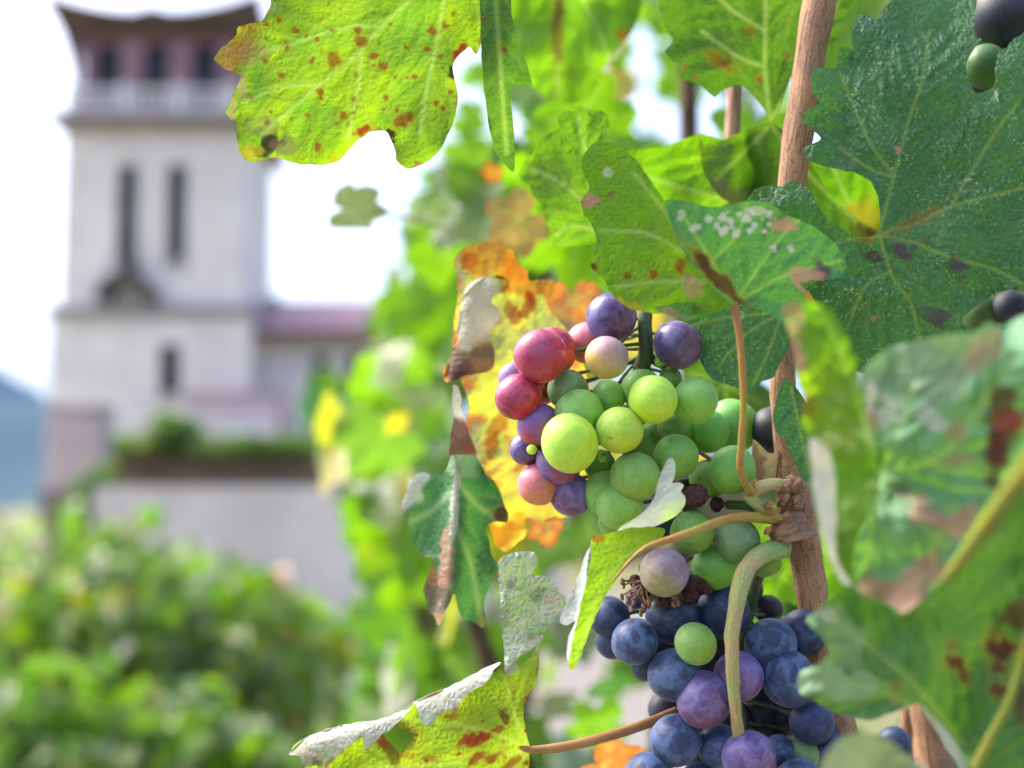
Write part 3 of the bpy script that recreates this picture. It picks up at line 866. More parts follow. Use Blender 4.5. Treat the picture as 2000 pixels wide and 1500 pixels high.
def bush(name, label, cat, group, px, py, d, rx, rz, n, leaf_s, mw, seed, trunk=True, squash=1.0, gz=0.0):
    """leafy plant whose canopy is centred at a photo position; radii in metres"""
    c = W(px, py, d); root = empty(name, (c.x, c.y, gz))
    tag(root, label, cat, group)
    rng = np.random.default_rng(seed)
    u = rng.normal(size=(n, 3)); u /= np.linalg.norm(u, axis=1)[:, None]
    r = rng.uniform(.35, 1.0, n) ** .6
    lump = 1 + .25 * vnoise(u[:, 0] * 2.2 + seed, u[:, 2] * 2.2 + u[:, 1], seed)
    ctr = np.array(c) + u * (r * lump)[:, None] * np.array([rx, rx * .8, rz])
    ctr = ctr[ctr[:, 2] > gz + .03]
    f = foliage(root, ctr, rng.uniform(.7, 1.2, len(ctr)) * leaf_s, mw, 'foliage', .35, seed)
    f['kind'] = 'stuff'
    if trunk:
        base = Vector((c.x, c.y, gz - .05)); sp = []
        top = Vector((c.x + .05, c.y, c.z - rz * .25))
        mid = base.lerp(top, .5) + Vector((.05, .03, 0))
        sp.append(([base, mid, top], [rx * .07 + .012, rx * .055 + .01, rx * .045 + .008]))
        for k in range(5):
            a = rng.uniform(0, 6.28); e = top + Vector((math.cos(a) * rx * .7, math.sin(a) * rx * .5, rz * rng.uniform(.3, .9)))
            sp.append(([top, top.lerp(e, .5) + Vector((0, 0, .04)), e], [rx * .035 + .006, rx * .025 + .004, .003]))
        tubes('trunk', sp, M['bark'], root, 8, .2)
    return root

G1 = 'vines of the lower vineyard rows'
vines = [(30, 1320, 5.0, .54, .58, 'vine bush at the far left below the blue hill', (.46, .26, .02, .07, .01, .18)),  # larger share of pale leaves puts haze into the foliage colour
         (215, 1290, 4.7, .46, .50, 'tall vine bush rising in front of the pinkish pillar', (.46, .26, .02, .07, .01, .18)),
         (400, 1340, 4.9, .46, .46, 'vine bush in front of the pale wall, left of the row end', (.46, .26, .02, .07, .01, .18)),
         (570, 1365, 5.4, .44, .46, 'yellowish low vine bush at the right end of the lower vineyard', (.46, .26, .02, .07, .01, .18)),
         (120, 1560, 3.9, .40, .36, 'dark vine bush at the bottom left corner', (.42, .38, .08, .03, .0, .09)),
         (360, 1590, 4.0, .38, .34, 'green vine bush at the bottom edge, middle of the vineyard', (.42, .38, .08, .03, .0, .09)),
         (545, 1600, 4.3, .30, .26, 'small dark vine bush at the bottom beside the path', (.40, .40, .08, .03, .0, .09))]
for i, (px, py, d, rx, rz, lab, mw) in enumerate(vines):
    bush('vine_bush', lab, 'vine', G1, px, py, d, rx, rz, 760, .050, mw, 50 + i)
G2 = 'shrubs along the terrace edge'
zt = Z_(880, BY) - .1
for i, (px, py, rx, rz, lab) in enumerate([(235, 872, .95, .30, 'low dark shrub at the left end of the terrace edge'), (335, 850, .66, .52, 'rounded shrub on the terrace edge beside the balustrade'),
                                           (450, 874, 1.1, .26, 'trailing shrub on the terrace wall below the balustrade'), (575, 876, 1.0, .28, 'low shrub at the right end of the terrace edge')]):
    bush('terrace_shrub', lab, 'shrub', G2, px, py, 33.6, rx, rz, 700, .12, (.30, .45, .18, .04, .0, .03), 80 + i, True, gz=zt)
bush('wall_shrub', 'dark shrub growing at the foot of the pinkish pillar', 'shrub', None, 190, 990, 28.4, .55, .9, 380, .13, (.1, .4, .45, .03, 0, .02), 91, True)

# ================================================================== THE VINE ROW RUNNING AWAY FROM THE CAMERA
# materials for single leaves
LM = {}
LM['spotted'] = leaf_material('leaf_spotted_yellow_green', (0.09, 0.18, 0.02), (0.07, 0.17, 0.03), (0.31, 0.53, 0.005), (0.13, 0.36, 0.018), (0.085, 0.155, 0.02),
                              vein=(0.26, 0.42, 0.07), red=0.30, red_col=(0.30, 0.09, 0.02), edge=0.42, edge_col=(0.30, 0.12, 0.02), tf=0.55, seed=1, relief=0.45)
LM['bluegreen'] = leaf_material('leaf_dark_speckled', (0.032, 0.130, 0.045), (0.052, 0.175, 0.064), (0.06, 0.25, 0.03), (0.09, 0.32, 0.03), (0.30, 0.36, 0.26),
                                vein=(0.17, 0.27, 0.07), speck=1.6, speck_col=(0.42, 0.50, 0.34), tf=0.22, rough=0.5, seed=2, relief=0.6, pucker=1.0)
LM['midgreen'] = leaf_material('leaf_mid_green', (0.040, 0.19, 0.075), (0.055, 0.22, 0.10), (0.12, 0.40, 0.03), (0.10, 0.36, 0.04), (0.10, 0.26, 0.05),
                               vein=(0.20, 0.42, 0.10), red=0.12, speck=0.4, speck_col=(0.55, 0.58, 0.48), tf=0.25, seed=3)
LM['lime'] = leaf_material('leaf_backlit_lime', (0.09, 0.20, 0.015), (0.07, 0.18, 0.02), (0.25, 0.54, 0.003), (0.15, 0.43, 0.006), (0.08, 0.18, 0.015),
                           vein=(0.35, 0.50, 0.12), red=0.18, tf=0.6, seed=4)
LM['green'] = leaf_material('leaf_plain_green', (0.05, 0.15, 0.03), (0.06, 0.17, 0.03), (0.18, 0.45, 0.008), (0.23, 0.49, 0.01), (0.07, 0.16, 0.02),
                            vein=(0.22, 0.36, 0.10), red=0.12, tf=0.5, seed=5)
LM['deep'] = leaf_material('leaf_deep_green', (0.035, 0.10, 0.02), (0.05, 0.12, 0.02), (0.085, 0.24, 0.006), (0.13, 0.30, 0.008), (0.05, 0.12, 0.02),
                           vein=(0.25, 0.33, 0.10), red=0.30, red_col=(0.22, 0.06, 0.02), tf=0.45, seed=6)
LM['yellow'] = leaf_material('leaf_yellow_orange', (0.40, 0.38, 0.03), (0.28, 0.38, 0.03), (0.74, 0.56, 0.008), (0.38, 0.58, 0.008), (0.50, 0.49, 0.47), (0.40, 0.37, 0.36),
                             vein=(0.50, 0.55, 0.10), red=0.30, red_col=(0.45, 0.08, 0.005), orange=0.40, tf=0.55, seed=7, relief=0.6)
LM['orange'] = leaf_material('leaf_orange_brown', (0.42, 0.20, 0.03), (0.40, 0.30, 0.06), (0.50, 0.22, 0.015), (0.42, 0.30, 0.05), (0.45, 0.36, 0.28),
                             vein=(0.50, 0.42, 0.15), orange=0.9, red=0.3, tf=0.5, seed=8)
LM['tan'] = leaf_material('leaf_tan', (0.30, 0.22, 0.09), (0.36, 0.28, 0.12), (0.34, 0.24, 0.05), (0.40, 0.30, 0.08), (0.40, 0.34, 0.24), orange=0.3, tf=0.4, seed=18)
LM['curl'] = leaf_material('leaf_curled_underside', (0.22, 0.30, 0.03), (0.16, 0.28, 0.03), (0.50, 0.60, 0.006), (0.28, 0.52, 0.01), (0.64, 0.61, 0.66), (0.36, 0.34, 0.39),
                           vein=(0.40, 0.50, 0.10), red=0.62, red_col=(0.32, 0.06, 0.01), edge=0.28, tf=0.5, seed=9, relief=0.7)
LM['pitted'] = leaf_material('leaf_pitted_underside', (0.06, 0.18, 0.05), (0.08, 0.2, 0.05), (0.25, 0.5, 0.05), (0.3, 0.5, 0.06), (0.27, 0.44, 0.27), (0.55, 0.57, 0.54),
                             vein=(0.28, 0.42, 0.2), edge=0.1, tf=0.28, seed=10, relief=1.2)
LM['hanging'] = leaf_material('leaf_hanging_green', (0.02, 0.13, 0.055), (0.03, 0.16, 0.06), (0.06, 0.28, 0.04), (0.1, 0.34, 0.04), (0.40, 0.44, 0.40), (0.5, 0.5, 0.5),
                              vein=(0.20, 0.32, 0.20), speck=0.7, speck_col=(0.30, 0.38, 0.2), tf=0.25, seed=11)
LM['foldwhite'] = leaf_material('leaf_pale_fold', (0.16, 0.30, 0.02), (0.14, 0.28, 0.02), (0.50, 0.85, 0.01), (0.42, 0.78, 0.01), (0.50, 0.56, 0.52), (0.58, 0.62, 0.60),
                                vein=(0.35, 0.55, 0.10), tf=0.5, seed=12)
LM['fore'] = leaf_material('leaf_foreground', (0.085, 0.27, 0.13), (0.16, 0.36, 0.23), (0.25, 0.60, 0.03), (0.2, 0.5, 0.05), (0.58, 0.60, 0.60), (0.5, 0.52, 0.52),
                           vein=(0.25, 0.38, 0.15), speck=0.6, speck_col=(0.5, 0.52, 0.46), tf=0.30, seed=13, big=0.04)  # milky mint tones carry the sky reflection in the colour
LM['foredark'] = leaf_material('leaf_foreground_dark', (0.025, 0.12, 0.02), (0.05, 0.18, 0.07), (0.15, 0.42, 0.01), (0.2, 0.45, 0.02), (0.3, 0.36, 0.25),
                               vein=(0.18, 0.30, 0.08), speck=0.3, tf=0.2, seed=14, big=0.03)
LM['forepale'] = leaf_material('leaf_foreground_pale', (0.20, 0.31, 0.21), (0.30, 0.38, 0.30), (0.3, 0.45, 0.1), (0.35, 0.45, 0.15), (0.45, 0.48, 0.4),
                               vein=(0.34, 0.40, 0.26), speck=0.6, tf=0.14, seed=15)

# detailed palmate template with ribs for single background leaves
TEMPL = []
for k in range(4):
    tv_, tf2 = template('t', 84, 9, 60 + k, (.10, .22, -.08, .16)[k], (.05, .16, .20, .28)[k], (.10, .14, .16, .12)[k])
    me = mesh_np('leaf', tv_, tf2[:, ::-1] if False else tf2)
    x, y = tv_[:, 0], tv_[:, 1]
    ribs = [np.array([[0, 0], [math.sin(a) * l, math.cos(a) * l]]) for a, l in ((0, .95), (.98, .86), (-.98, .86), (1.95, .66), (-1.95, .66))]
    A = np.concatenate([r_[:1] for r_ in ribs]); B = np.concatenate([r_[1:] for r_ in ribs])
    d = seg_dist(x, y, A, B)
    a = me.attributes.new('co2', 'FLOAT_VECTOR', 'POINT'); a.data.foreach_set('vector', np.stack([x * 55 + 200 * k, y * 55, 0 * x], 1).astype(np.float32).ravel())
    ve = np.stack([np.exp(-(d / .022) ** 2), 0 * d, 0 * d, 1 + 0 * d], 1)
    rr = np.hypot(x, y); ve[1:, 2] = np.repeat(np.linspace(1 / 9, 1, 9) ** 4, 84)
    a = me.attributes.new('veins', 'FLOAT_COLOR', 'POINT'); a.data.foreach_set('color', ve.astype(np.float32).ravel())
    a = me.attributes.new('spot', 'FLOAT_COLOR', 'POINT'); a.data.foreach_set('color', np.zeros(len(x) * 4, np.float32))
    me.materials.append(LM['green'])
    me.polygons.foreach_set('use_smooth', np.ones(len(me.polygons), dtype=bool))
    TEMPL.append(me)

def place_leaf(parent, px, py, d, size_px, mat, roll=0.0, yaw=0.0, pitch=0.0, k=0, under=False):
    """one palmate leaf; centre of the blade near the photo position, size = half length in photo pixels"""
    o = bpy.data.objects.new('leaf', TEMPL[k % 4]); COL.objects.link(o)
    s = size_px / F * d
    n = Matrix.Rotation(yaw, 3, 'Z') @ Matrix.Rotation(pitch, 3, 'X') @ Vector((0, -1, 0))
    if under: n = -n
    R = Matrix(rot_from(np.array(n), roll).tolist()).to_4x4()
    c = W(px, py, d) - (R.to_3x3() @ Vector((0, .25 * s, 0)))
    o.matrix_basis = Matrix.Translation(c) @ R @ Matrix.Scale(s, 4)
    o.parent = parent; o.matrix_parent_inverse = Matrix.Translation(parent.location).inverted()
    o.material_slots[0].link = 'OBJECT'; o.material_slots[0].material = LM[mat]
    return o

M['cane'] = stem_material('cane_bark', (0.50, 0.29, 0.17), (0.36, 0.21, 0.13), 0.95, 0.75, (0.09, 0.035, 0.02), 1.0)
M['cane_grey'] = stem_material('cane_bark_grey', (0.42, 0.26, 0.19), (0.34, 0.21, 0.15), 0.7, 0.7, None, 0.7)
M['petiole'] = stem_material('petiole_orange', (0.40, 0.34, 0.06), (0.46, 0.22, 0.07), 0.35, 0.5, (0.30, 0.30, 0.06), 0.4, (2, 16, (0.44, 0.17, 0.09)))
M['petiole_red'] = stem_material('petiole_brown', (0.36, 0.16, 0.07), (0.40, 0.22, 0.08), 0.3, 0.5, None, 0.2)
M['peduncle'] = stem_material('peduncle_green', (0.34, 0.42, 0.14), (0.50, 0.36, 0.17), 0.35, 0.5, (0.62, 0.52, 0.36), 0.5, (4, 24, (0.22, 0.40, 0.10)))
M['rachis'] = stem_material('rachis_green', (0.10, 0.17, 0.06), (0.07, 0.10, 0.05), 0.4, 0.6, (0.05, 0.03, 0.02), 0.4)
M['yellowpet'] = stem_material('petiole_yellow', (0.26, 0.24, 0.025), (0.20, 0.26, 0.035), 0.15, 0.5, None, 0.2)

# ---- vines further along the row: trunk, single leaves nearest the lens, the rest as foliage
HOLES = [(1255, 95, 42), (1262, 215, 52), (1325, 250, 52), (1395, 235, 52), (1020, 255, 26), (1190, 4, 30)]
def clear_of_holes(x, y, s):
    return all(math.hypot(x - hx, y - hy) > hr + s * .62 for hx, hy, hr in HOLES)

def left_edge(y):
    ys = [-200, 0, 250, 320, 400, 470, 540, 620, 730, 760, 860, 920, 1000, 1150, 1300, 1500, 1700]
    xs = [1040, 1010, 960, 830, 800, 780, 740, 740, 700, 590, 580, 660, 665, 690, 680, 680, 640]
    return float(np.interp(y, ys, xs))

rowv = []
spec = [('grapevine', 'leafy vine just behind the grape bunches, with lime backlit leaves', .62, .95, 26, 11),
        ('grapevine', 'second vine of the row, bright green leaves left of the bunches', 1.0, 1.5, 80, 12),
        ('grapevine', 'third vine of the row, blurred, its leaves against the white sky', 1.6, 2.3, 130, 13)]
for name, lab, d0, d1, n, sd in spec:
    rng = np.random.default_rng(sd); rr = random.Random(sd)
    dm = (d0 + d1) / 2
    b = W(1000 if d0 < 1 else 850, 1500, dm)
    root = empty('grapevine', (b.x, b.y, 0)); tag(root, lab, 'grapevine', 'grapevines of the row')
    rowv.append(root)
    p0 = Vector((b.x + .05, b.y, -.05)); p1 = Vector((b.x + .02, b.y, .5)); p2 = Vector((b.x + .06, b.y + .02, .95)); p3 = Vector((b.x + .10, b.y, 1.6))
    p2b = Vector((b.x - .04, b.y - .05, 1.25))
    tubes('trunk', [([p0, p1, p2], [.022, .018, .013]), ([p2, p2.lerp(p3, .5) + Vector((.02, 0, 0)), p3], [.009, .007, .005]), ([p2, p2b], [.008, .004])], M['bark'], root, 10, .2)
    cnt = 0; tries = 0
    while cnt < n and tries < 4000:
        tries += 1
        d = rr.uniform(d0, d1)
        size = rr.uniform(.028, .048) / d * F
        py = rr.uniform(-150, 1600)
        le = left_edge(py) + size * .45
        px = le + rr.expovariate(1 / 170.0)
        if d0 < 1 and (py > 700 or px < 960): continue
        if d0 > 1 and 300 < py < 600 and rr.random() < .45: continue
        if px > 1480 or not clear_of_holes(px, py, size): continue
        if 940 < px < 1330 and 1090 < py < 1420 and rr.random() < .75: continue
        mt = rr.choices(['lime', 'green', 'deep', 'yellow', 'orange', 'forepale', 'midgreen'], [.30, .24, .11, .05, .015, .17, .11])[0]
        place_leaf(root, px, py, d, size, mt, rr.gauss(0, .7), rr.gauss(0, .55), rr.gauss(-.25, .45), rr.randrange(4), rr.random() < .35)
        cnt += 1
    # foliage mass filling the same stretch of the row, further in
    C = []; S = []
    for _ in range(int(n * 2.6)):
        d = rr.uniform(d1 * .98, d1 * 1.35); py = rr.uniform(-150, 1600); s = rr.uniform(.03, .05); sp_ = s / d * F
        px = left_edge(py) + sp_ * .5 + rr.expovariate(1 / 260.0)
        if px > 1900 or not all(math.hypot(px - hx, py - hy) > hr * .55 + sp_ * .8 for hx, hy, hr in HOLES): continue
        if 330 < py < 580 and px < 1000 and rr.random() < .6: continue
        if 940 < px < 1330 and 1090 < py < 1420 and rr.random() < (.35 if d0 > 1.5 else .85): continue
        C.append(np.array(W(px, py, d))); S.append(s)
    for _ in range(150 if d0 > .9 else 0):                # thick upper canopy against the sky
        d = rr.uniform(d1, d1 * 1.5); px = rr.uniform(1000, 1480); py = rr.uniform(-150, 420); s = rr.uniform(.026, .042); sp_ = s / d * F
        if all(math.hypot(px - hx, py - hy) > hr * .40 + sp_ * .85 for hx, hy, hr in HOLES): C.append(np.array(W(px, py, d))); S.append(s)
    f = foliage(root, C, S, (.36, .32, .10, .06, .01, .15), 'foliage', .3, sd); f['kind'] = 'stuff'

# ================================================================== THE NEAR VINE
vb = W(1600, 1500, .40)
vine = empty('grapevine', (vb.x, vb.y, 0))
tag(vine, 'near grapevine with brown cane, spotted leaves and sharp dark green leaf at right', 'grapevine', 'grapevines of the row')

# main cane with nodes, and an older trunk below the frame
def cane(name, pts, mat, rough=.12):
    return tubes(name, [pxtube(pts)], mat, vine, 18, rough)
cane('cane', [(1625, -160, 22, 31), (1600, 0, 20, 31), (1585, 90, 19, 30), (1568, 200, 18, 31), (1550, 340, 17, 29), (1535, 560, 16, 26), (1530, 780, 15, 24), (1535, 880, 14, 24), (1548, 960, 12, 32),
              (1555, 1000, 12, 38), (1566, 1050, 12, 36), (1578, 1110, 13, 32), (1590, 1190, 13, 31), (1606, 1290, 13, 33), (1630, 1400, 13, 37), (1660, 1520, 13, 40), (1700, 1700, 14, 44)], M['cane'])
cane('cane', [(1436, -60, 70, 15), (1434, 150, 70, 15), (1430, 290, 68, 15), (1420, 420, 66, 14), (1440, 560, 66, 12)], M['cane_grey'])
cane('cane', [(1800, 1330, 60, 30), (1815, 1420, 60, 34), (1830, 1560, 60, 38)], M['cane'])
cane('cane', [(1772, 1380, 75, 12), (1770, 1450, 75, 12), (1775, 1560, 75, 12)], M['cane'])
tr0 = Vector((vb.x + .02, vb.y + .06, -.05)); tr1 = W(1700, 1700, .384)
tubes('trunk', [([tr0, tr0.lerp(tr1, .5) + Vector((-.02, .03, 0)), tr1], [.02, .014, .0062])], M['bark'], vine, 12, .2)
rr = random.Random(9)
for i in range(16):
    y0 = rr.choice([rr.uniform(-20, 300), rr.uniform(880, 940), rr.uniform(1080, 1380)]); ln = rr.uniform(40, 110); y1 = y0 + ln
    ax = lambda y: float(np.interp(y, [-160, 0, 200, 340, 880, 960, 1110, 1290, 1400, 1520], [1625, 1600, 1568, 1550, 1535, 1548, 1578, 1606, 1630, 1660])); of = rr.uniform(-20, 16)
    zz = lambda y: float(np.interp(y, [0, 340, 880, 1110, 1400], [20, 17, 14, 13, 13])) - 3.6 + abs(of) * .055
    tubes('bark_strip', [pxtube([(ax(y0) + of, y0, zz(y0), 1.2), (ax((y0 + y1) / 2) + of + rr.uniform(-3, 3), (y0 + y1) / 2, zz((y0 + y1) / 2) - .2, rr.uniform(1.6, 3.0)), (ax(y1) + of + rr.uniform(-5, 5), y1, zz(y1) - .3, 1.0)])], M['cane_grey'] if i % 2 else M['cane'], vine, 6, .3)
# knobbly node: bud scales and a broken spur
bud = [((1538, 950), 15), ((1556, 946), 15), ((1532, 972), 12), ((1560, 978), 13), ((1545, 940), 10)]
for i, ((bx, by), r_) in enumerate(bud):
    tubes('bud', [pxtube([(bx - 6, by + 8, 2, r_ * .8), (bx, by, -2 - i % 2, r_), (bx + 7, by - 7, -3, r_ * .55)])], stem_material('bud_scale%d' % i, (0.50, 0.32, 0.19), (0.22, 0.11, 0.06), .9, .75, (0.10, 0.04, 0.02), 1.0) if i == 0 else bpy.data.materials['bud_scale0'], vine, 14, .5)
tubes('node_ring', [pxtube([(1515, 1062, 2, 7), (1540, 1052, -1, 8), (1570, 1047, 0, 8), (1592, 1040, 5, 6)])], M['cane_grey'], vine, 8, .3)
tubes('spur', [pxtube([(1560, 1030, 6, 24), (1530, 1035, 2, 26), (1512, 1042, 2, 20)])], M['cane'], vine, 16, .45)
tubes('spur', [pxtube([(1530, 1070, 4, 22), (1505, 1072, 2, 18), (1490, 1082, 0, 16)])], M['peduncle'], vine, 12, .2)
tubes('tendril', [pxtube([(1548, 956, 10, 12), (1528, 948, 0, 13), (1505, 946, -3, 12), (1478, 955, -3, 13), (1466, 968, -3, 14), (1480, 985, -2, 13), (1500, 1002, 0, 13), (1515, 1012, 2, 14)])], M['peduncle'], vine, 12, .08)
for (x, y) in ((1470, 945), (1512, 998), (1503, 985), (1500, 1035), (1462, 962)):
    tubes('bud', [pxtube([(x - 4, y + 5, -3, 5), (x, y, -5, 7), (x + 3, y - 5, -6, 3)])], M['petiole_red'], vine, 8, .2)
# pale dead bract behind the node
leaf(vine, leaf_material('dry_bract', (0.52, 0.44, 0.28), (0.45, 0.36, 0.22), (0.5, 0.4, 0.2), (0.5, 0.38, 0.2), (0.5, 0.4, 0.25), tf=.35, seed=21),
     [dict(outline=[(1470, 860), (1485, 870), (1500, 885), (1525, 890), (1530, 940), (1500, 955), (1478, 945), (1468, 900)], base=12, tilt=(4, 0), wave=1, side='top',
           spots=[(1480, 905, 14, 'tan', 2.6, 80)])], 'pale dry bract behind the node of the cane')

L = lambda *a, **k: leaf(vine, *a, **k)
# ---------------------------------------------------------------- spotted leaf, upper left
sx_ = [(748, 130, 10), (700, 60, 9), (870, 50, 8), (780, 235, 14), (800, 232, 10), (790, 245, 7), (670, 225, 10), (650, 118, 16), (705, 80, 15), (730, 110, 9), (620, 288, 10), (575, 60, 8), (560, 95, 7),
       (625, 180, 9), (690, 195, 6), (845, 60, 10), (835, 95, 8), (810, 150, 7), (860, 110, 7), (755, 190, 6), (880, 180, 6), (600, 225, 6), (520, 120, 7), (545, 40, 7)]
rr = random.Random(31)
sx_ += [(rr.uniform(470, 890), rr.uniform(20, 300), rr.uniform(3, 6.5)) for _ in range(46)]
L(LM['spotted'], [dict(res=4.0, side='under', vw=4.2, quilt=.35,
    outline=[(540, -90), (528, 5), (510, 40), (466, 52), (462, 70), (434, 94), (418, 114), (440, 136), (470, 150), (466, 166), (455, 186), (441, 222), (458, 242), (462, 275), (478, 312), (500, 316), (532, 308), (578, 319), (626, 323), (662, 314),
             (690, 282), (722, 259), (752, 256), (768, 282), (775, 312), (795, 328), (828, 320), (860, 290), (884, 245), (893, 190), (884, 132), (900, 104), (916, 92), (932, 104), (945, 40), (950, -30), (940, -140), (700, -160)],
    ragged=.25, veins=[[(905, -130), (830, -30), (750, 48), (690, 112), (620, 170), (555, 225), (512, 260)], [(752, 48), (690, 52), (620, 68), (560, 90), (510, 100)], [(622, 168), (575, 165), (530, 176), (478, 200)],
           [(905, -130), (868, 0), (852, 90), (832, 180), (820, 260)], [(704, 100), (702, 150), (690, 215), (680, 270)], [(860, -100), (720, -70), (600, -20)]],
    base=-6, tilt=(3.0, -2.0), curve=(.6, .4, 0), wave=2.2, ruffle=2.2, vstep=60,
    spots=[(a, b, r * .8, 'redbrown', 1.0, 0, .72) for a, b, r in sx_] + [(530, 282, 16, 'dark'), (512, 300, 9, 'dark', 2, 20), (760, 262, 9, 'dark', 1.8, 70), (884, 140, 9, 'dark', 2, 80), (900, 100, 9, 'red', 1.6, -50),
          (712, 254, 9, 'red', 2, -30), (440, 118, 30, 'orange', 1.5, -40, .45), (487, 302, 18, 'yellow', 1.3, 0, .6), (556, 285, 18, 'greybrown', 1.4, 0, .6), (470, 80, 25, 'orange', 1.6, 120, .3), (512, 245, 18, 'greybrown', 2.0, -20, .4),
          (690, 312, 20, 'orange', 2, -15, .4), (485, 100, 26, 'tan', 1.5, 0, .45), (475, 165, 8, 'pink', 3, 90, .6), (455, 215, 7, 'pink', 3, 100, .6)])],
  'backlit yellow green leaf with brown spots hanging in the upper left')
# darker folded lobe beside it
L(LM['deep'], [dict(side='top', res=6, outline=[(938, -60), (938, 60), (940, 110), (946, 180), (955, 240), (970, 300), (1003, 336), (1006, 290), (1000, 230), (998, 172), (1040, 166), (1024, 110), (1002, 40), (990, -60)], base=4, tilt=(14, 1), wave=1.5,
    veins=[[(965, -60), (975, 100), (990, 300)]], spots=[(952, 245, 6, 'dark', 4, 85), (985, 95, 6, 'brown')])], 'narrow dark green leaf lobe hanging beside the spotted leaf')
# ---------------------------------------------------------------- leaves behind the bunches, upper middle
L(LM['green'], [dict(side='under', res=5, outline=[(1130, 206), (1143, 214), (1150, 226), (1170, 218), (1187, 226), (1192, 262), (1178, 282), (1190, 340), (1200, 420), (1180, 470), (1140, 478), (1082, 484), (1080, 450), (1062, 425), (1060, 400), (1040, 380), (1036, 362), (1012, 346), (1022, 318), (1040, 300), (1046, 278), (1072, 262), (1092, 250), (1088, 228), (1098, 215), (1115, 218)],
    veins=[[(1200, 470), (1160, 380), (1130, 230)], [(1190, 440), (1100, 360), (1040, 330)], [(1195, 460), (1120, 440), (1085, 460)]], base=34, tilt=(-4, 4), wave=3)], 'small scalloped green leaf left of the foreground leaf')
L(LM['deep'], [dict(side='under', res=5, outline=[(1300, -60), (1298, 50), (1314, 78), (1298, 100), (1318, 122), (1332, 135), (1330, 152), (1372, 168), (1394, 190), (1412, 176), (1446, 168), (1478, 192), (1496, 216), (1505, 240), (1530, 200), (1548, 150), (1600, 120), (1640, 60), (1660, -60)],
    veins=[[(1504, 240), (1494, 130), (1496, -40)], [(1504, 238), (1560, 130), (1630, 10)], [(1492, 130), (1440, 110), (1370, 60)], [(1494, 60), (1430, 20), (1390, -20)]], base=44, tilt=(2, 3), wave=4, spots=[(1410, 120, 12, 'red', 2, 30, .4), (1465, 60, 9, 'red', 1, 0, .4)])],
  'dark green leaf at the top behind the cane')
L(LM['deep'], [dict(side='top', res=5, outline=[(1366, 268), (1376, 288), (1400, 282), (1440, 262), (1480, 246), (1508, 240), (1540, 262), (1580, 310), (1620, 380), (1680, 430), (1712, 452), (1690, 466), (1640, 450), (1560, 430), (1500, 420), (1430, 400), (1395, 370), (1372, 330)],
    veins=[[(1508, 240), (1460, 290), (1400, 350)], [(1508, 242), (1560, 320), (1690, 450)]], base=52, tilt=(-4, 6), wave=5, ridges=[(1455, 270, 1470, 360, 9, 18)], spots=[(1420, 380, 22, 'greybrown', 2, 20, .5), (1700, 455, 8, 'maroon', 4, 30, .6)])],
  'curled shaded leaf behind the cane')
L(LM['lime'], [dict(side='under', res=6, outline=[(1225, 296), (1300, 286), (1370, 262), (1440, 290), (1470, 360), (1440, 420), (1330, 410), (1250, 400), (1190, 330)], base=66, tilt=(1, 2), wave=5, veins=[[(1210, 330), (1330, 365), (1450, 400)]])], 'flat lime leaf behind the curled leaf')
L(LM['lime'], [dict(side='under', res=6, outline=[(1560, 300), (1640, 290), (1740, 330), (1790, 400), (1760, 470), (1700, 500), (1620, 470), (1570, 400)], base=70, tilt=(1, -2), wave=4, veins=[[(1700, 480), (1650, 380), (1620, 310)]], spots=[(1682, 420, 40, 'yellow', 1, 0, .8)])], 'yellow green leaf glowing through the gap of the dark leaf')
L(LM['green'], [dict(side='under', res=6, outline=[(1580, -80), (1800, -80), (1850, 60), (1840, 200), (1740, 260), (1640, 240), (1560, 160), (1560, 20)], base=80, tilt=(-2, -2), wave=6, veins=[[(1640, 230), (1690, 100), (1760, -60)]])], 'green leaf behind the top of the dark speckled leaf')
L(LM['lime'], [dict(side='under', res=7, outline=[(990, -120), (985, 30), (1010, 90), (1040, 170), (1090, 200), (1150, 190), (1180, 130), (1235, 60), (1255, -20), (1230, -120)], base=130, tilt=(3, -2), wave=8, wavelen=110,
    veins=[[(1080, -110), (1090, 40), (1088, 190)], [(1080, -110), (1170, 60), (1190, 120)]], spots=[(1088, 70, 10, 'brown', 5, 88, .6), (1230, 85, 20, 'orange', 1.4, 60, .7), (1093, 10, 8, 'brown', 3, 88, .7)])], 'large lime leaf with a brown midrib at the top centre')
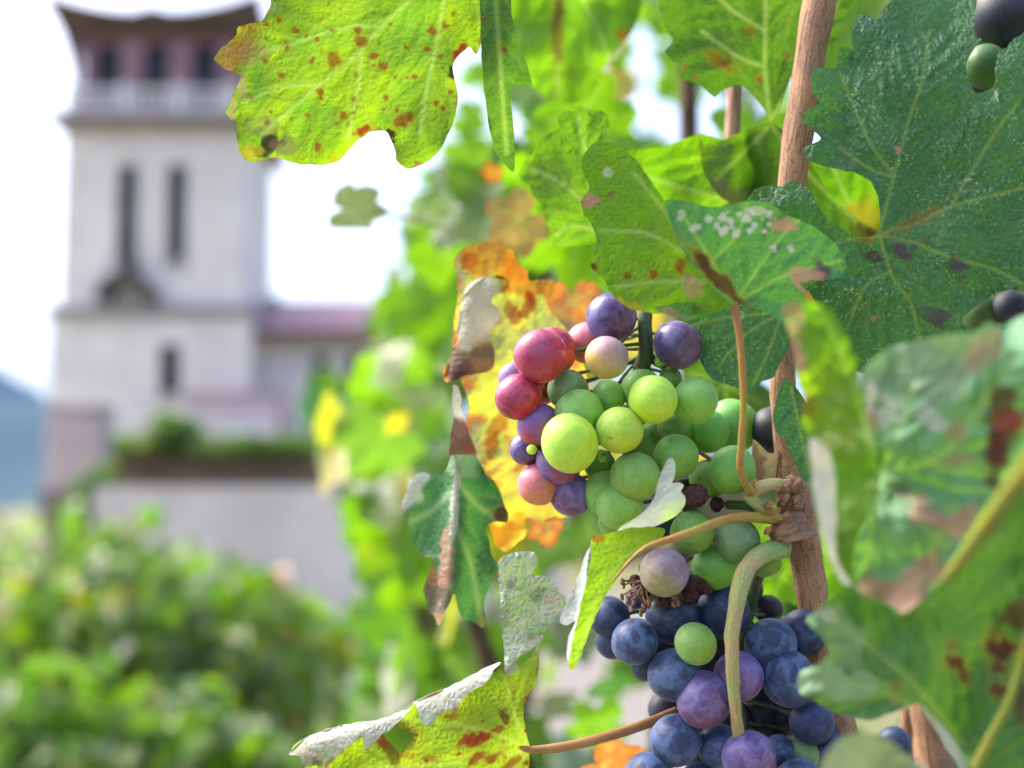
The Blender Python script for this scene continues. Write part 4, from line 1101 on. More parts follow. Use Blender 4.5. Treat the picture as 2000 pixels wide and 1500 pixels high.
for (x, y, d, s, mt, ro, ya, pi_, k, un) in [
        (1150, 250, .62, 120, 'lime', .6, .2, .2, 0, True), (1190, 175, .66, 60, 'yellow', .2, .3, .1, 1, True), (1160, 300, .58, 110, 'green', -.5, -.2, 0, 2, True), (1360, 330, .60, 90, 'lime', .4, .1, -.2, 3, True),
        (1480, 300, .62, 130, 'green', 0, .2, 0, 0, True), (1600, 470, .56, 150, 'green', .5, -.2, .1, 1, True), (1760, 180, .58, 220, 'deep', -.3, .1, 0, 2, True), (1900, 420, .56, 230, 'deep', .3, 0, .1, 3, True),
        (1860, 760, .54, 220, 'deep', -.4, .2, 0, 0, True), (1700, 900, .52, 190, 'deep', .2, -.1, .1, 1, True), (1660, 1130, .54, 150, 'lime', 0, .1, 0, 2, True), (1850, 1150, .55, 220, 'deep', .5, .2, .1, 3, True),
        (1520, 640, .52, 130, 'green', .2, .2, 0, 0, True), (1400, 500, .55, 130, 'green', -.2, 0, 0, 1, True), (1250, 520, .54, 120, 'green', .3, .1, .2, 2, True), (1120, 610, .47, 85, 'orange', .1, .2, .1, 3, True),
        (1005, 440, .55, 85, 'tan', .9, .3, .2, 1, False), (1240, 650, .50, 90, 'yellow', -.4, .1, .1, 0, True), (1290, 900, .48, 150, 'yellow', .4, .1, .1, 2, True), (1420, 780, .50, 120, 'deep', .1, .1, .1, 1, True),
        (1500, 1060, .50, 90, 'lime', .4, 0, .1, 0, True), (1520, 1140, .48, 80, 'lime', -.3, 0, .1, 1, True), (1070, 1030, .47, 55, 'orange', .3, .4, 0, 2, True), (1195, 1500, .46, 95, 'orange', 1.2, .5, .6, 0, True),
        (960, 340, .56, 30, 'orange', .3, .5, 0, 0, False), (985, 150, 1.00, 70, 'lime', 0.5, 0.1, 0.1, 0, True), (920, 235, 1.30, 55, 'green', 1.2, 0.1, 0.1, 1, True), (1050, 200, 1.00, 60, 'lime', -0.6, 0.1, 0.1, 2, True), (930, 320, 1.20, 60, 'green', 0.3, 0.1, 0.1, 3, True), (1015, 330, 1.10, 55, 'yellow', 1.4, 0.1, 0.1, 0, True), (870, 350, 1.40, 45, 'forepale', -0.9, 0.1, 0.1, 1, True), (1075, 150, 1.20, 50, 'lime', 0.2, 0.1, 0.1, 2, True), (925, 150, 1.50, 40, 'lime', 0.9, 0.1, 0.1, 3, True), (990, 400, 1.00, 60, 'green', -0.4, 0.1, 0.1, 0, True), (845, 420, 1.30, 50, 'lime', 0.8, 0.1, 0.1, 1, True), (1060, 280, 0.90, 60, 'green', 0.2, 0.1, 0.1, 2, True), (900, 430, 1.20, 55, 'forepale', 0.6, 0.1, 0.1, 0, True), (820, 500, 1.40, 50, 'green', 0.1, 0.1, 0.1, 3, True), (1305, 55, 1.30, 50, 'lime', 0.5, 0.1, 0.1, 0, True), (1312, 150, 1.30, 46, 'lime', 1.2, 0.1, 0.1, 1, True), (1200, 100, 1.20, 54, 'lime', -0.6, 0.1, 0.1, 2, True), (1205, 185, 1.25, 46, 'lime', 0.3, 0.1, 0.1, 3, True), (1228, 158, 1.40, 30, 'yellow', 1.4, 0.1, 0.1, 0, True), (1292, 182, 1.40, 26, 'lime', -0.9, 0.1, 0.1, 1, True), (1352, 195, 1.40, 34, 'green', 0.2, 0.1, 0.1, 2, True), (1290, 292, 1.30, 34, 'lime', 0.9, 0.1, 0.1, 3, True), (1362, 300, 1.30, 36, 'green', -0.4, 0.1, 0.1, 0, True), (1215, 255, 1.20, 40, 'lime', 0.8, 0.1, 0.1, 1, True), (1243, 22, 1.30, 44, 'lime', -0.2, 0.1, 0.1, 2, True), (1300, 110, 1.60, 34, 'green', 0.1, 0.1, 0.1, 3, True), (1215, 30, 1.50, 50, 'lime', 0.9, 0.1, 0.1, 0, True), (1330, 190, 1.60, 26, 'lime', 2.0, 0.1, 0.1, 1, True), (1400, 300, 1.50, 34, 'lime', 0.4, 0.1, 0.1, 2, True), (1010, 1260, .95, 90, 'green', .4, .3, .3, 0, True), (1190, 1345, .80, 62, 'midgreen', -.5, .4, .7, 1, False), (1120, 1240, 1.1, 80, 'forepale', .9, -.3, .5, 2, False), (1080, 1370, 1.0, 70, 'forepale', 1.4, .3, .9, 3, False), (1250, 1300, 1.0, 70, 'deep', .2, .3, .3, 1, True), (1160, 1420, .70, 90, 'green', 1.2, .2, .8, 0, False), (1130, 120, .75, 120, 'lime', .2, .1, 0, 3, True), (1050, 90, .8, 150, 'lime', -.3, .1, .1, 0, True), (1060, 380, .7, 120, 'lime', .2, .3, .1, 1, True),
        (705, 412, .62, 84, 'forepale', -1.5, .2, 1.0, 0, False)]:
    place_leaf(vine, x, y, d, s, mt, ro, ya, pi_, k, un)

tubes('tendril', [pxtube([(735, 412, 250, 3.6), (790, 425, 260, 3.6), (850, 440, 300, 3.6), (930, 470, 330, 3.6)])], M['peduncle'], vine, 8, .05)
rr = random.Random(77); C = []; S = []  # dark leaf mass added to block light and darken the right side
for _ in range(420):
    d = rr.uniform(.62, 1.3); px = rr.uniform(1480, 2700); py = rr.uniform(-500, 1900)
    if px < 1640 and py < 420: continue
    C.append(np.array(W(px, py, d))); S.append(rr.uniform(.035, .055))
f = foliage(vine, C, S, (.04, .26, .62, .03, .01, .04), 'foliage', .2, 77); f['kind'] = 'stuff'
# ---------------------------------------------------------------- yellow and orange leaf behind the red grapes, its edge curled over
yl = dict(res=4.5, side='under', base=42, tilt=(3, .4), wave=3.0, wavelen=120, ruffle=2.0)
L(LM['yellow'], [dict(yl, outline=[(892, 530), (886, 508), (905, 486), (925, 480), (950, 472), (985, 480), (1003, 492), (1012, 515), (1030, 528), (1035, 548), (1060, 545), (1083, 550), (1078, 575), (1070, 598), (1120, 660), (1150, 760), (1160, 900), (1120, 1000), (1060, 1020),
        (1030, 1010), (1026, 1046), (1008, 1062), (985, 1078), (968, 1060), (955, 1030), (948, 1000), (958, 960), (935, 920), (915, 890), (905, 840), (915, 790), (900, 740), (885, 700), (885, 640), (893, 580)],
        veins=[[(1150, 900), (1060, 760), (985, 620), (950, 490)], [(1150, 900), (1050, 880), (930, 900)], [(1130, 850), (1010, 760), (905, 740)], [(1100, 800), (1060, 640), (1060, 560)]],
        spots=[(950, 500, 40, 'orange', 1.4, 20, .75), (1010, 540, 30, 'orange', 1.3, 60, .75), (1030, 600, 14, 'red', 1.6, 100, .7), (1060, 565, 20, 'orange', 1.2, 0, .8), (1036, 580, 10, 'red', 1.4, 90, .8), (915, 510, 16, 'red', 1.5, -60, .5), (1000, 610, 13, 'red', 1.8, 70, .6),
               (975, 830, 16, 'orange', 2.4, 120, .75), (960, 870, 12, 'red', 2.0, 120, .5), (975, 1045, 26, 'orange', 1.2, 0, .8), (1010, 1020, 18, 'orange', 1, 0, .6), (955, 560, 15, 'red', 1.2, 0, .5)]),
    dict(yl, res=4.0, outline=[(903, 585), (912, 560), (935, 545), (965, 538), (990, 543), (994, 556), (984, 572), (964, 578), (960, 590), (974, 602), (976, 622), (960, 640), (958, 655), (965, 690), (966, 715), (955, 726), (915, 732), (884, 744), (868, 744), (868, 722), (882, 690), (890, 650), (897, 615)],
        side='top', base=36, fold=[(993, 543), (950, 540), (905, 580), (893, 650), (868, 735)], fold_w=70, lift=7, wave=1.2, quilt=.3, spots=[(930, 700, 34, 'greybrown', 1.5, -20, .9), (935, 712, 14, 'tan', 1.6, -10, .8), (900, 725, 14, 'purple', 1.5, -30, .5), (950, 625, 18, 'pink', 1.4, 70, .5),
             (960, 560, 6, 'greybrown', 2, 60, .7), (895, 735, 10, 'dark', 2, -20, .4), (945, 665, 12, 'greybrown', 1.6, -40, .6)] + [(905 + i * 8, 570 + i * 12, 42, 'white', 1.3, 100, .75) for i in range(5)]),
    dict(yl, res=4.0, outline=[(884, 756), (893, 754), (901, 778), (898, 795), (912, 835), (926, 872), (931, 889), (900, 893), (877, 893), (880, 850), (888, 810), (882, 790)], side='top', base=34, wave=1.0, quilt=.2,
        spots=[(905, 850, 46, 'greybrown', 1.0, 0, .95), (890, 770, 22, 'white', 1.6, 80, .95), (905, 870, 22, 'brown', 1.3, 0, .5), (918, 876, 9, 'red', 1, 0, .4)])],
  'yellow leaf with orange blotches and a white curled edge behind the red grapes')
# ---------------------------------------------------------------- green leaf hanging below it
def fold_hang(x, y): return 10 * np.exp(-((x - 888 + (y - 1000) * .06) / 26.0) ** 2) * -1
L(LM['hanging'], [dict(side='top', res=4.5, base=30, tilt=(-3, 1), wave=2.5, ruffle=2, zfun=fold_hang, quilt=.5,
    outline=[(880, 892), (905, 888), (930, 894), (948, 925), (962, 938), (975, 955), (982, 980), (992, 1000), (990, 1020), (968, 1020), (950, 1028), (955, 1055), (960, 1085), (972, 1108), (960, 1140), (945, 1175), (946, 1205), (944, 1226), (925, 1214), (905, 1208), (892, 1180), (886, 1160),
             (878, 1178), (868, 1200), (856, 1222), (848, 1200), (838, 1196), (830, 1170), (828, 1150), (840, 1110), (845, 1090), (826, 1084), (808, 1062), (800, 1030), (790, 1010), (785, 985), (796, 950), (806, 930), (826, 920), (845, 928), (862, 928), (872, 915)],
    veins=[[(893, 895), (889, 960), (884, 1040), (880, 1120), (878, 1170)], [(890, 940), (930, 985), (965, 1010)], [(889, 950), (840, 1000), (800, 1020)], [(886, 1020), (920, 1100), (938, 1200)]], vw=7,
    spots=[(980, 1008, 16, 'brown', 1.2, 30, .85), (858, 1160, 26, 'greybrown', 2.2, 100, .8), (852, 1205, 14, 'tan', 1.2, 90, .8), (790, 1000, 10, 'greybrown', 2.0, 80, .6), (800, 955, 26, 'white', 2.0, 110, .75), (905, 905, 26, 'palegreen', 1.4, 0, .6), (872, 1100, 14, 'pink', 5, 95, .7),
           (888, 985, 9, 'white', 7, 93, .7), (838, 1110, 10, 'orange', 3, 75, .5), (942, 1215, 9, 'yellow', 1.4, 60, .7)])], 'drooping green leaf folded along its midrib left of the grapes')
# ---------------------------------------------------------------- small pitted leaf and the curled yellow leaf at the bottom
L(LM['pitted'], [dict(side='under', res=3.2, base=2, tilt=(-4, 3), curve=(1.5, 0, 0), wave=2, ruffle=1.2, quilt=1.0, vstep=26, vang=55, vw=2.6,
    outline=[(974, 1098), (985, 1086), (1005, 1080), (1030, 1077), (1046, 1082), (1051, 1096), (1046, 1112), (1040, 1124), (1060, 1124), (1080, 1130), (1088, 1145), (1092, 1156), (1104, 1166), (1104, 1180), (1092, 1196), (1090, 1208), (1070, 1222), (1062, 1238), (1058, 1252), (1040, 1266), (1020, 1280), (1000, 1300), (985, 1314), (986, 1290), (982, 1250), (980, 1210), (976, 1160), (974, 1125)],
    veins=[[(990, 1300), (1010, 1230), (1050, 1190), (1098, 1172)], [(988, 1270), (985, 1200), (990, 1120), (1020, 1084)], [(1000, 1240), (1020, 1170), (1070, 1140)]],
    spots=[(1050, 1162, 13, 'purple', 1.2, 0, .35), (985, 1210, 12, 'purple', 2, 90, .35), (1000, 1140, 10, 'purple', 1.5, 90, .3), (980, 1130, 6, 'white', 9, 88, .5), (1040, 1250, 6, 'tan', 4, -35, .5), (1075, 1170, 10, 'pink', 1.5, 0, .3)])],
  'small pale puckered leaf standing up between drooping leaf and blue grapes')
bl = dict(res=3.6, ragged=.12, base=-6, tilt=(-1.0, 1.5), wave=2.2, ruffle=1.0)
L(LM['curl'], [dict(bl, side='top', quilt=.5, vstep=44,
    outline=[(596, 1500), (640, 1490), (690, 1452), (740, 1420), (790, 1395), (812, 1372), (830, 1392), (880, 1370), (920, 1345), (958, 1318), (975, 1304), (984, 1316), (998, 1318), (1018, 1300), (1040, 1282), (1050, 1262), (1052, 1300), (1046, 1335), (1030, 1362), (1022, 1390), (1028, 1430), (1036, 1470), (1030, 1530), (1010, 1600), (800, 1640), (600, 1600), (585, 1530)],
    veins=[[(1034, 1462), (950, 1428), (840, 1410), (760, 1405)], [(1034, 1462), (1000, 1380), (990, 1320)], [(1034, 1465), (900, 1490), (720, 1500)], [(1034, 1468), (960, 1540), (850, 1610)]],
    holes=[[(752, 1424), (778, 1420), (800, 1430), (808, 1442), (796, 1456), (780, 1468), (768, 1458), (752, 1440)]],
    spots=[(775, 1443, 38, 'brown', 1.1, 0, .75), (745, 1440, 14, 'red', 1.5, 30, .6), (924, 1444, 11, 'red', 1.6, -50, .9), (945, 1440, 10, 'red', 1.6, -40, .9), (905, 1448, 9, 'red', 1.6, -40, .8), (930, 1482, 9, 'red', 2, -35, .8), (962, 1480, 9, 'red', 2.4, -30, .8), (985, 1400, 7, 'brown', 2.2, 70, .8), (975, 1425, 6, 'red', 2, -30, .7),
           (880, 1400, 5, 'red', 3, -5, .6), (1000, 1490, 8, 'red', 2.4, -35, .7), (840, 1480, 6, 'red', 2, 0, .5), (800, 1475, 6, 'orange', 2, 0, .5), (1000, 1340, 6, 'yellow', 3, 80, .5)]),
    dict(bl, side='under', base=-7, quilt=.5, outline=[(566, 1474), (575, 1456), (600, 1440), (640, 1424), (680, 1414), (740, 1404), (780, 1390), (810, 1370), (800, 1388), (786, 1404), (762, 1424), (740, 1440), (722, 1458), (716, 1466), (708, 1448), (704, 1436), (690, 1450), (668, 1470), (645, 1490), (628, 1510), (618, 1490), (604, 1498), (590, 1490), (584, 1476)],
        fold=[(566, 1470), (600, 1440), (680, 1414), (780, 1390), (810, 1370)], fold_w=60, lift=6, vstep=24, vang=60, veins=[[(575, 1470), (640, 1446), (720, 1424), (790, 1392)]], vw=2.2,
        spots=[(600, 1480, 18, 'tan', 1.6, 20, .5), (620, 1490, 10, 'dark', 1.4, 40, .5)] + [(620 + 45 * i, 1440 - 9 * i, 40, 'white', 1.6, -15, .25) for i in range(4)]),
    dict(bl, side='under', base=-7, quilt=.5, outline=[(812, 1370), (840, 1356), (870, 1345), (905, 1328), (940, 1308), (974, 1292), (978, 1296), (966, 1308), (958, 1322), (944, 1338), (925, 1346), (908, 1362), (900, 1374), (890, 1386), (872, 1388), (856, 1396), (846, 1408), (836, 1420), (824, 1408), (816, 1392)],
        fold=[(812, 1370), (870, 1345), (940, 1308), (976, 1292)], fold_w=50, lift=6, vstep=22, vang=60, veins=[[(818, 1380), (870, 1362), (960, 1306)]], vw=2.2, spots=[(830 + 40 * i, 1385 - 20 * i, 34, 'white', 1.6, -25, .2) for i in range(4)])],
  'yellow green leaf with curled white margin and a hole at the bottom edge')
pet_bottom = tubes('petiole', [pxtube([(1012, 1456, -6.5, 3.0), (1036, 1464, -6.5, 7), (1100, 1459, -4, 9.5), (1180, 1440, -1, 10), (1250, 1418, 4, 10), (1320, 1390, 10, 10)])], M['petiole_red'], vine, 12, .05)

# ---------------------------------------------------------------- folded leaf across the bunches
L(LM['foldwhite'], [dict(side='top', res=4, ragged=.2, base=-22, tilt=(4, -2), wave=1.6, quilt=.2, ruffle=.8,
    outline=[(1156, 1052), (1162, 1046), (1190, 1042), (1230, 1032), (1275, 1030), (1300, 1034), (1292, 1050), (1272, 1062), (1262, 1068), (1240, 1084), (1220, 1110), (1196, 1142), (1180, 1170), (1160, 1210), (1146, 1245), (1134, 1280), (1118, 1312), (1110, 1296), (1116, 1262), (1124, 1228), (1132, 1190), (1142, 1150), (1152, 1100)],
    veins=[[(1275, 1058), (1220, 1090), (1170, 1160), (1122, 1295)]], spots=[(1162, 1050, 10, 'orange', 1.5, -20, .8), (1116, 1305, 7, 'yellow', 1.5, 90, .6)]),
  dict(side='under', res=4, base=-23, tilt=(4, -2), wave=1.4, quilt=.3, outline=[(1156, 1054), (1152, 1100), (1143, 1150), (1133, 1190), (1125, 1228), (1117, 1262), (1110, 1298), (1107, 1276), (1112, 1240), (1122, 1214), (1108, 1222), (1094, 1216), (1098, 1198), (1106, 1186), (1110, 1170), (1120, 1150), (1134, 1110), (1148, 1072)],
    fold=[(1156, 1054), (1143, 1150), (1125, 1228), (1110, 1298)], fold_w=40, lift=-5, spots=[(1150 - 10 * i, 1070 + 48 * i, 55, 'mist', 1, 0, .7) for i in range(6)]),
  dict(side='under', res=4, base=-24, tilt=(4, -2), wave=1.6, quilt=.5, vw=3, outline=[(1304, 900), (1314, 896), (1319, 912), (1316, 932), (1311, 944), (1325, 942), (1334, 948), (1330, 960), (1338, 972), (1336, 990), (1322, 1006), (1300, 1020), (1276, 1029), (1230, 1031), (1208, 1036), (1226, 1020), (1250, 1004), (1272, 984), (1282, 958), (1292, 925)],
    fold=[(1208, 1036), (1276, 1030), (1322, 1008)], fold_w=90, lift=8, spots=[(1230 + 22 * i, 1020 - 26 * i, 55, 'mist', 1, 0, .6) for i in range(5)], veins=[[(1230, 1028), (1270, 1005), (1300, 960), (1312, 905)], [(1262, 1010), (1310, 990), (1330, 965)]])],
  'narrow folded leaf with pale underside in front of the grapes')
tubes('petiole', [pxtube([(1196, 1136, -25, 1.6), (1232, 1094, -25.5, 3.2), (1262, 1070, -25, 5.5), (1300, 1056, -23, 7.5), (1350, 1040, -20, 9), (1395, 1022, -14, 9), (1440, 1011, -8, 9.5), (1490, 1011, -2, 11), (1525, 1016, 3, 12)])], M['petiole'], vine, 12, .05)

# ---------------------------------------------------------------- large dark speckled leaf on the right (sharp)
L(LM['bluegreen'], [dict(side='top', res=3.8, base=2, c=(1715, 458), tilt=(-1.5, 1.0), curve=(.5, .9, -.4), wave=3.2, wavelen=130, ruffle=1.6, quilt=1.0, ragged=.5, vstep=46, vang=46, vw=3.4,
    outline=[(1716, 452), (1720, 420), (1716, 388), (1702, 356), (1672, 338), (1640, 332), (1610, 326), (1584, 316), (1569, 300), (1572, 288), (1592, 280), (1602, 270), (1588, 256), (1574, 240), (1566, 226), (1582, 214), (1602, 200), (1590, 182), (1584, 160), (1588, 138), (1608, 132), (1632, 133), (1636, 112), (1642, 92), (1664, 90), (1664, 60), (1672, 36), (1692, 27), (1712, 38), (1722, 20), (1742, 4), (1758, -24), (1800, -60), (1880, -50),
             (1906, -10), (1904, 40), (1902, 70), (1918, 76), (1902, 96), (1890, 116), (1888, 142), (1898, 168), (1906, 180), (1930, 176), (1942, 160), (1944, 130), (1950, 100), (1966, 92), (1990, 70), (2060, 40), (2120, 200), (2120, 440), (2060, 560), (2004, 556), (1970, 566), (1940, 576), (1906, 598), (1882, 622), (1884, 636), (1896, 642), (1880, 680), (1820, 720), (1740, 740), (1660, 720), (1600, 680), (1560, 620), (1500, 560), (1450, 480), (1440, 420), (1462, 386), (1482, 366), (1510, 362), (1530, 364), (1542, 354), (1560, 358), (1580, 372), (1594, 398), (1612, 422), (1640, 446), (1672, 462), (1700, 462)],
    veins=[[(1716, 458), (1732, 400), (1752, 320), (1776, 230), (1800, 160), (1815, 60)], [(1716, 458), (1780, 438), (1860, 402), (1930, 384), (2010, 364), (2090, 340)], [(1858, 402), (1900, 330), (1950, 250), (1990, 200)], [(1716, 460), (1780, 472), (1850, 500), (1942, 526), (2000, 556)], [(1718, 462), (1730, 500), (1745, 545), (1778, 590), (1792, 640), (1800, 700)],
           [(1714, 462), (1660, 468), (1600, 482), (1520, 470)], [(1748, 345), (1700, 280), (1665, 200), (1640, 140)], [(1738, 530), (1690, 560), (1655, 640)], [(1742, 345), (1700, 330), (1640, 290)]],
    spots=[(1762, 490, 12, 'purple', 1.4, 20, .75), (1748, 480, 7, 'purple', 1.5, 0, .6), (1785, 484, 7, 'purple', 1, 0, .6), (1702, 500, 10, 'purple', 1.8, 10, .7), (1775, 500, 8, 'purple', 1.4, 0, .6), (1866, 512, 9, 'purple', 1.6, 30, .6), (1876, 522, 9, 'purple', 1.8, 20, .7), (1830, 616, 14, 'purple', 2, 0, .6), (1835, 634, 9, 'purple', 1.2, 90, .6), (1752, 292, 7, 'pink', 1, 0, .8), (1810, 470, 6, 'purple', 1.5, 0, .4),
           (1880, 540, 6, 'purple', 1.4, 0, .5), (1708, 622, 7, 'pink', 1, 0, .6), (1790, 430, 9, 'brown', 4, -25, .35), (1690, 468, 5, 'red', 3, 5, .5), (1740, 460, 8, 'greybrown', 5, 20, .2)])],
  'large dark blue green speckled leaf filling the upper right')
L(LM['bluegreen'], [dict(side='top', res=3.8, base=1, tilt=(2, -2), wave=2, quilt=1.0, vstep=34, vw=3, outline=[(1330, 634), (1345, 626), (1380, 612), (1430, 600), (1500, 596), (1545, 620), (1540, 680), (1520, 720), (1512, 736), (1490, 744), (1468, 764), (1440, 756), (1405, 748), (1378, 726), (1366, 700), (1366, 672), (1362, 656), (1340, 652)],
    veins=[[(1530, 610), (1460, 650), (1400, 720)], [(1530, 610), (1420, 620), (1345, 638)], [(1525, 620), (1500, 690), (1470, 755)]])], 'small dark speckled leaf lobe beside the purple grape')
L(LM['bluegreen'], [dict(side='top', res=4, base=4, tilt=(3, -1), wave=1.5, quilt=.8, vstep=34, vw=3, outline=[(1532, 742), (1550, 752), (1580, 800), (1600, 900), (1590, 930), (1570, 940), (1552, 900), (1536, 864), (1516, 846), (1510, 822), (1514, 790), (1522, 765)], veins=[[(1545, 755), (1560, 830), (1580, 920)]])], 'narrow dark leaf sliver lying over the cane')

# ---------------------------------------------------------------- leaf in front of the upper bunch (a little out of focus)
ml = dict(res=5, wave=1.8, quilt=.5)
def ridge3(x, y): return 0.0 * x
L([LM['midgreen'], LM['lime']], [dict(ml, mi=1, side='under', base=-34, c=(1330, 480), tilt=(-7, 1.5), vw=4,  # same blade: lime half paints light passing through, green half sky reflection
    outline=[(1150, 292), (1160, 280), (1186, 278), (1215, 290), (1240, 310), (1262, 340), (1280, 366), (1300, 396), (1318, 450), (1334, 490), (1364, 530), (1400, 562), (1437, 592), (1400, 606), (1340, 616), (1290, 612), (1258, 610), (1232, 604), (1214, 592), (1192, 572), (1178, 545), (1156, 524), (1150, 505), (1166, 480), (1160, 450), (1142, 420), (1134, 395), (1150, 370), (1146, 350), (1136, 330), (1138, 308)],
    veins=[[(1430, 590), (1360, 520), (1318, 440), (1240, 340)], [(1330, 490), (1260, 455), (1170, 450)], [(1380, 550), (1290, 550), (1200, 560)]], spots=[(1154, 392, 13, 'pink', 1.5, -20, .9), (1158, 522, 8, 'maroon', 1, 0, .8), (1185, 335, 12, 'white', 1, 0, .6), (1225, 540, 8, 'brown', 1, 0, .6), (1278, 535, 8, 'red', 1, 0, .7), (1328, 520, 8, 'red', 2, 100, .7), (1350, 560, 16, 'pink', 1.5, 50, .6), (1230, 600, 12, 'yellow', 3, 20, .6)]),
  dict(ml, side='top', base=-34, c=(1330, 480), tilt=(3.5, 2.0), vw=4, quilt=.8,
    outline=[(1300, 394), (1330, 392), (1380, 404), (1420, 402), (1470, 392), (1504, 398), (1530, 416), (1560, 428), (1592, 444), (1620, 466), (1642, 492), (1654, 516), (1646, 540), (1610, 546), (1560, 552), (1580, 572), (1590, 590), (1600, 620), (1570, 640), (1530, 628), (1490, 606), (1437, 594), (1400, 562), (1364, 530), (1334, 490), (1316, 448)],
    veins=[[(1437, 594), (1470, 540), (1520, 470), (1560, 430)], [(1437, 594), (1390, 510), (1340, 430)], [(1437, 592), (1530, 540), (1640, 510)], [(1395, 505), (1440, 460), (1460, 400)]],
    spots=[(1400, 545, 14, 'brown', 5, 48, .85), (1370, 510, 9, 'maroon', 3, 60, .5), (1606, 532, 14, 'purple', 1.4, 70, .8), (1600, 545, 8, 'red', 1, 0, .6), *[(1450 + 48 * math.sin(i * 2.4) * (i / 16) ** .5 * 1.4, 432 + 26 * math.cos(i * 2.4) * (i / 16) ** .5, 4 + (i * 5) % 6, 'white', 1, 0, .75) for i in range(17)], (1410, 450, 10, 'white', 1, 0, .8), (1358, 445, 10, 'white', 1, 0, .7), (1530, 440, 14, 'pink', 1.8, 10, .85), (1330, 420, 10, 'white', 1, 0, .5), (1510, 485, 8, 'white', 1, 0, .7), (1545, 485, 7, 'white', 1, 0, .7), (1575, 545, 22, 'pink', 2, 30, .8), (1590, 580, 16, 'orange', 1.6, 60, .6), (1480, 410, 10, 'white', 2, 0, .5)]),
  dict(ml, side='under', base=-33, tilt=(0, 0), outline=[(1437, 594), (1400, 608), (1350, 620), (1300, 612), (1280, 600), (1320, 592), (1380, 588)], wave=.8, spots=[(1310, 612, 10, 'pink', 2, 0, .6)])],
  'mid green leaf with white flecks in front of the upper bunch, slightly blurred')
tubes('petiole', [pxtube([(1432, 592, -34, 8), (1442, 640, -33, 7.5), (1450, 720, -31, 7), (1452, 800, -28, 7), (1448, 870, -24, 7.5), (1446, 915, -20, 7.5), (1454, 940, -12, 8), (1468, 962, -4, 9)])], M['petiole'], vine, 12, .05)

# ---------------------------------------------------------------- foreground leaves at right, close to the lens
fg = dict(res=7, wave=5, wavelen=180, jag=3, ruffle=3, quilt=1.2)
L([LM['fore'], LM['lime']], [dict(fg, mi=1, side='top', base=-106, tilt=(-8, 2), outline=[(1526, 604), (1552, 588), (1600, 596), (1624, 610), (1648, 650), (1670, 702), (1686, 772), (1702, 840), (1710, 905), (1722, 930), (1704, 970), (1684, 1030), (1668, 1090), (1664, 1140), (1640, 1100), (1632, 1040), (1628, 940), (1618, 880), (1584, 856), (1568, 822), (1570, 776), (1560, 730), (1548, 668), (1534, 630)],  # lime on the fold paints light coming through the same blade
      veins=[[(1722, 930), (1680, 800), (1640, 680), (1600, 606)]], spots=[(1545, 690, 26, 'pink', 2.0, 80, .95), (1575, 790, 14, 'brown', 2, 75, .7), (1545, 610, 20, 'pink', 2, 45, .6), (1600, 800, 60, 'yellow', 1.5, 80, .12)]),
   dict(fg, side='under', base=-106, tilt=(4, 3), outline=[(1584, 856), (1618, 878), (1630, 940), (1634, 1040), (1642, 1100), (1664, 1142), (1640, 1136), (1612, 1070), (1596, 1000), (1586, 930), (1578, 880)], spots=[(1605 + i * 9, 880 + i * 62, 60, 'white', 1, 0, .95) for i in range(5)], wave=1),
   dict(fg, side='top', base=-106, tilt=(-2.5, 1.2), vw=6,
      outline=[(1722, 930), (1708, 880), (1700, 830), (1688, 780), (1680, 740), (1706, 700), (1740, 678), (1790, 664), (1850, 652), (1900, 650), (1928, 632), (1960, 640), (1990, 618), (2060, 600), (2140, 760), (2100, 880), (2010, 930), (1950, 990), (1910, 1050), (1880, 1100), (1840, 1140), (1800, 1172), (1770, 1196), (1740, 1186), (1712, 1172), (1680, 1160), (1662, 1140), (1668, 1090), (1686, 1028), (1706, 968)],
      veins=[[(1722, 930), (1744, 870), (1770, 780), (1800, 680)], [(1722, 930), (1830, 900), (1880, 840), (1980, 700)], [(1722, 930), (1780, 1000), (1850, 1070)], [(1722, 930), (1706, 1020), (1690, 1120)]],
      holes=[[(1712, 868), (1720, 862), (1726, 890), (1722, 912), (1714, 900)]],
      spots=[(1815, 1010, 20, 'pink', 2.2, 35, .8), (1880, 1020, 20, 'pink', 1.6, 130, .8), (1760, 960, 14, 'purple', 1.5, 20, .6), (1800, 985, 16, 'pink', 2, 30, .6), (1720, 1150, 26, 'tan', 2.4, 15, .9), (1800, 1130, 34, 'pink', 2.0, -30, .75), (1770, 1180, 24, 'pink', 2, 20, .9), (1870, 900, 16, 'tan', 2.4, -15, .6), (1865, 840, 22, 'tan', 1.2, -50, .6), (1700, 800, 14, 'pink', 3, 80, .8), (1855, 735, 16, 'pink', 1.6, 110, .8), (1700, 740, 30, 'palegreen', 1.6, 60, .9),
             (1780, 720, 60, 'palegreen', 1.4, 20, .75), (1850, 700, 60, 'palegreen', 1.4, 0, .75), (1830, 770, 30, 'palegreen', 1.4, 20, .9), (1815, 815, 22, 'white', 1.4, 30, .7), (1740, 800, 24, 'white', 1.4, 90, .6), (1700, 780, 14, 'white', 2, 90, .8), (1920, 680, 30, 'pink', 1.6, -40, .5), (1955, 830, 30, 'maroon', 2.4, 100, .8), (1945, 900, 22, 'maroon', 2.6, 95, .75), (1985, 820, 24, 'red', 1.5, 0, .6), (1640, 1130, 16, 'pink', 3, 60, .8)])],
   'large blurred pale green leaf with pink dead margins at the right edge')
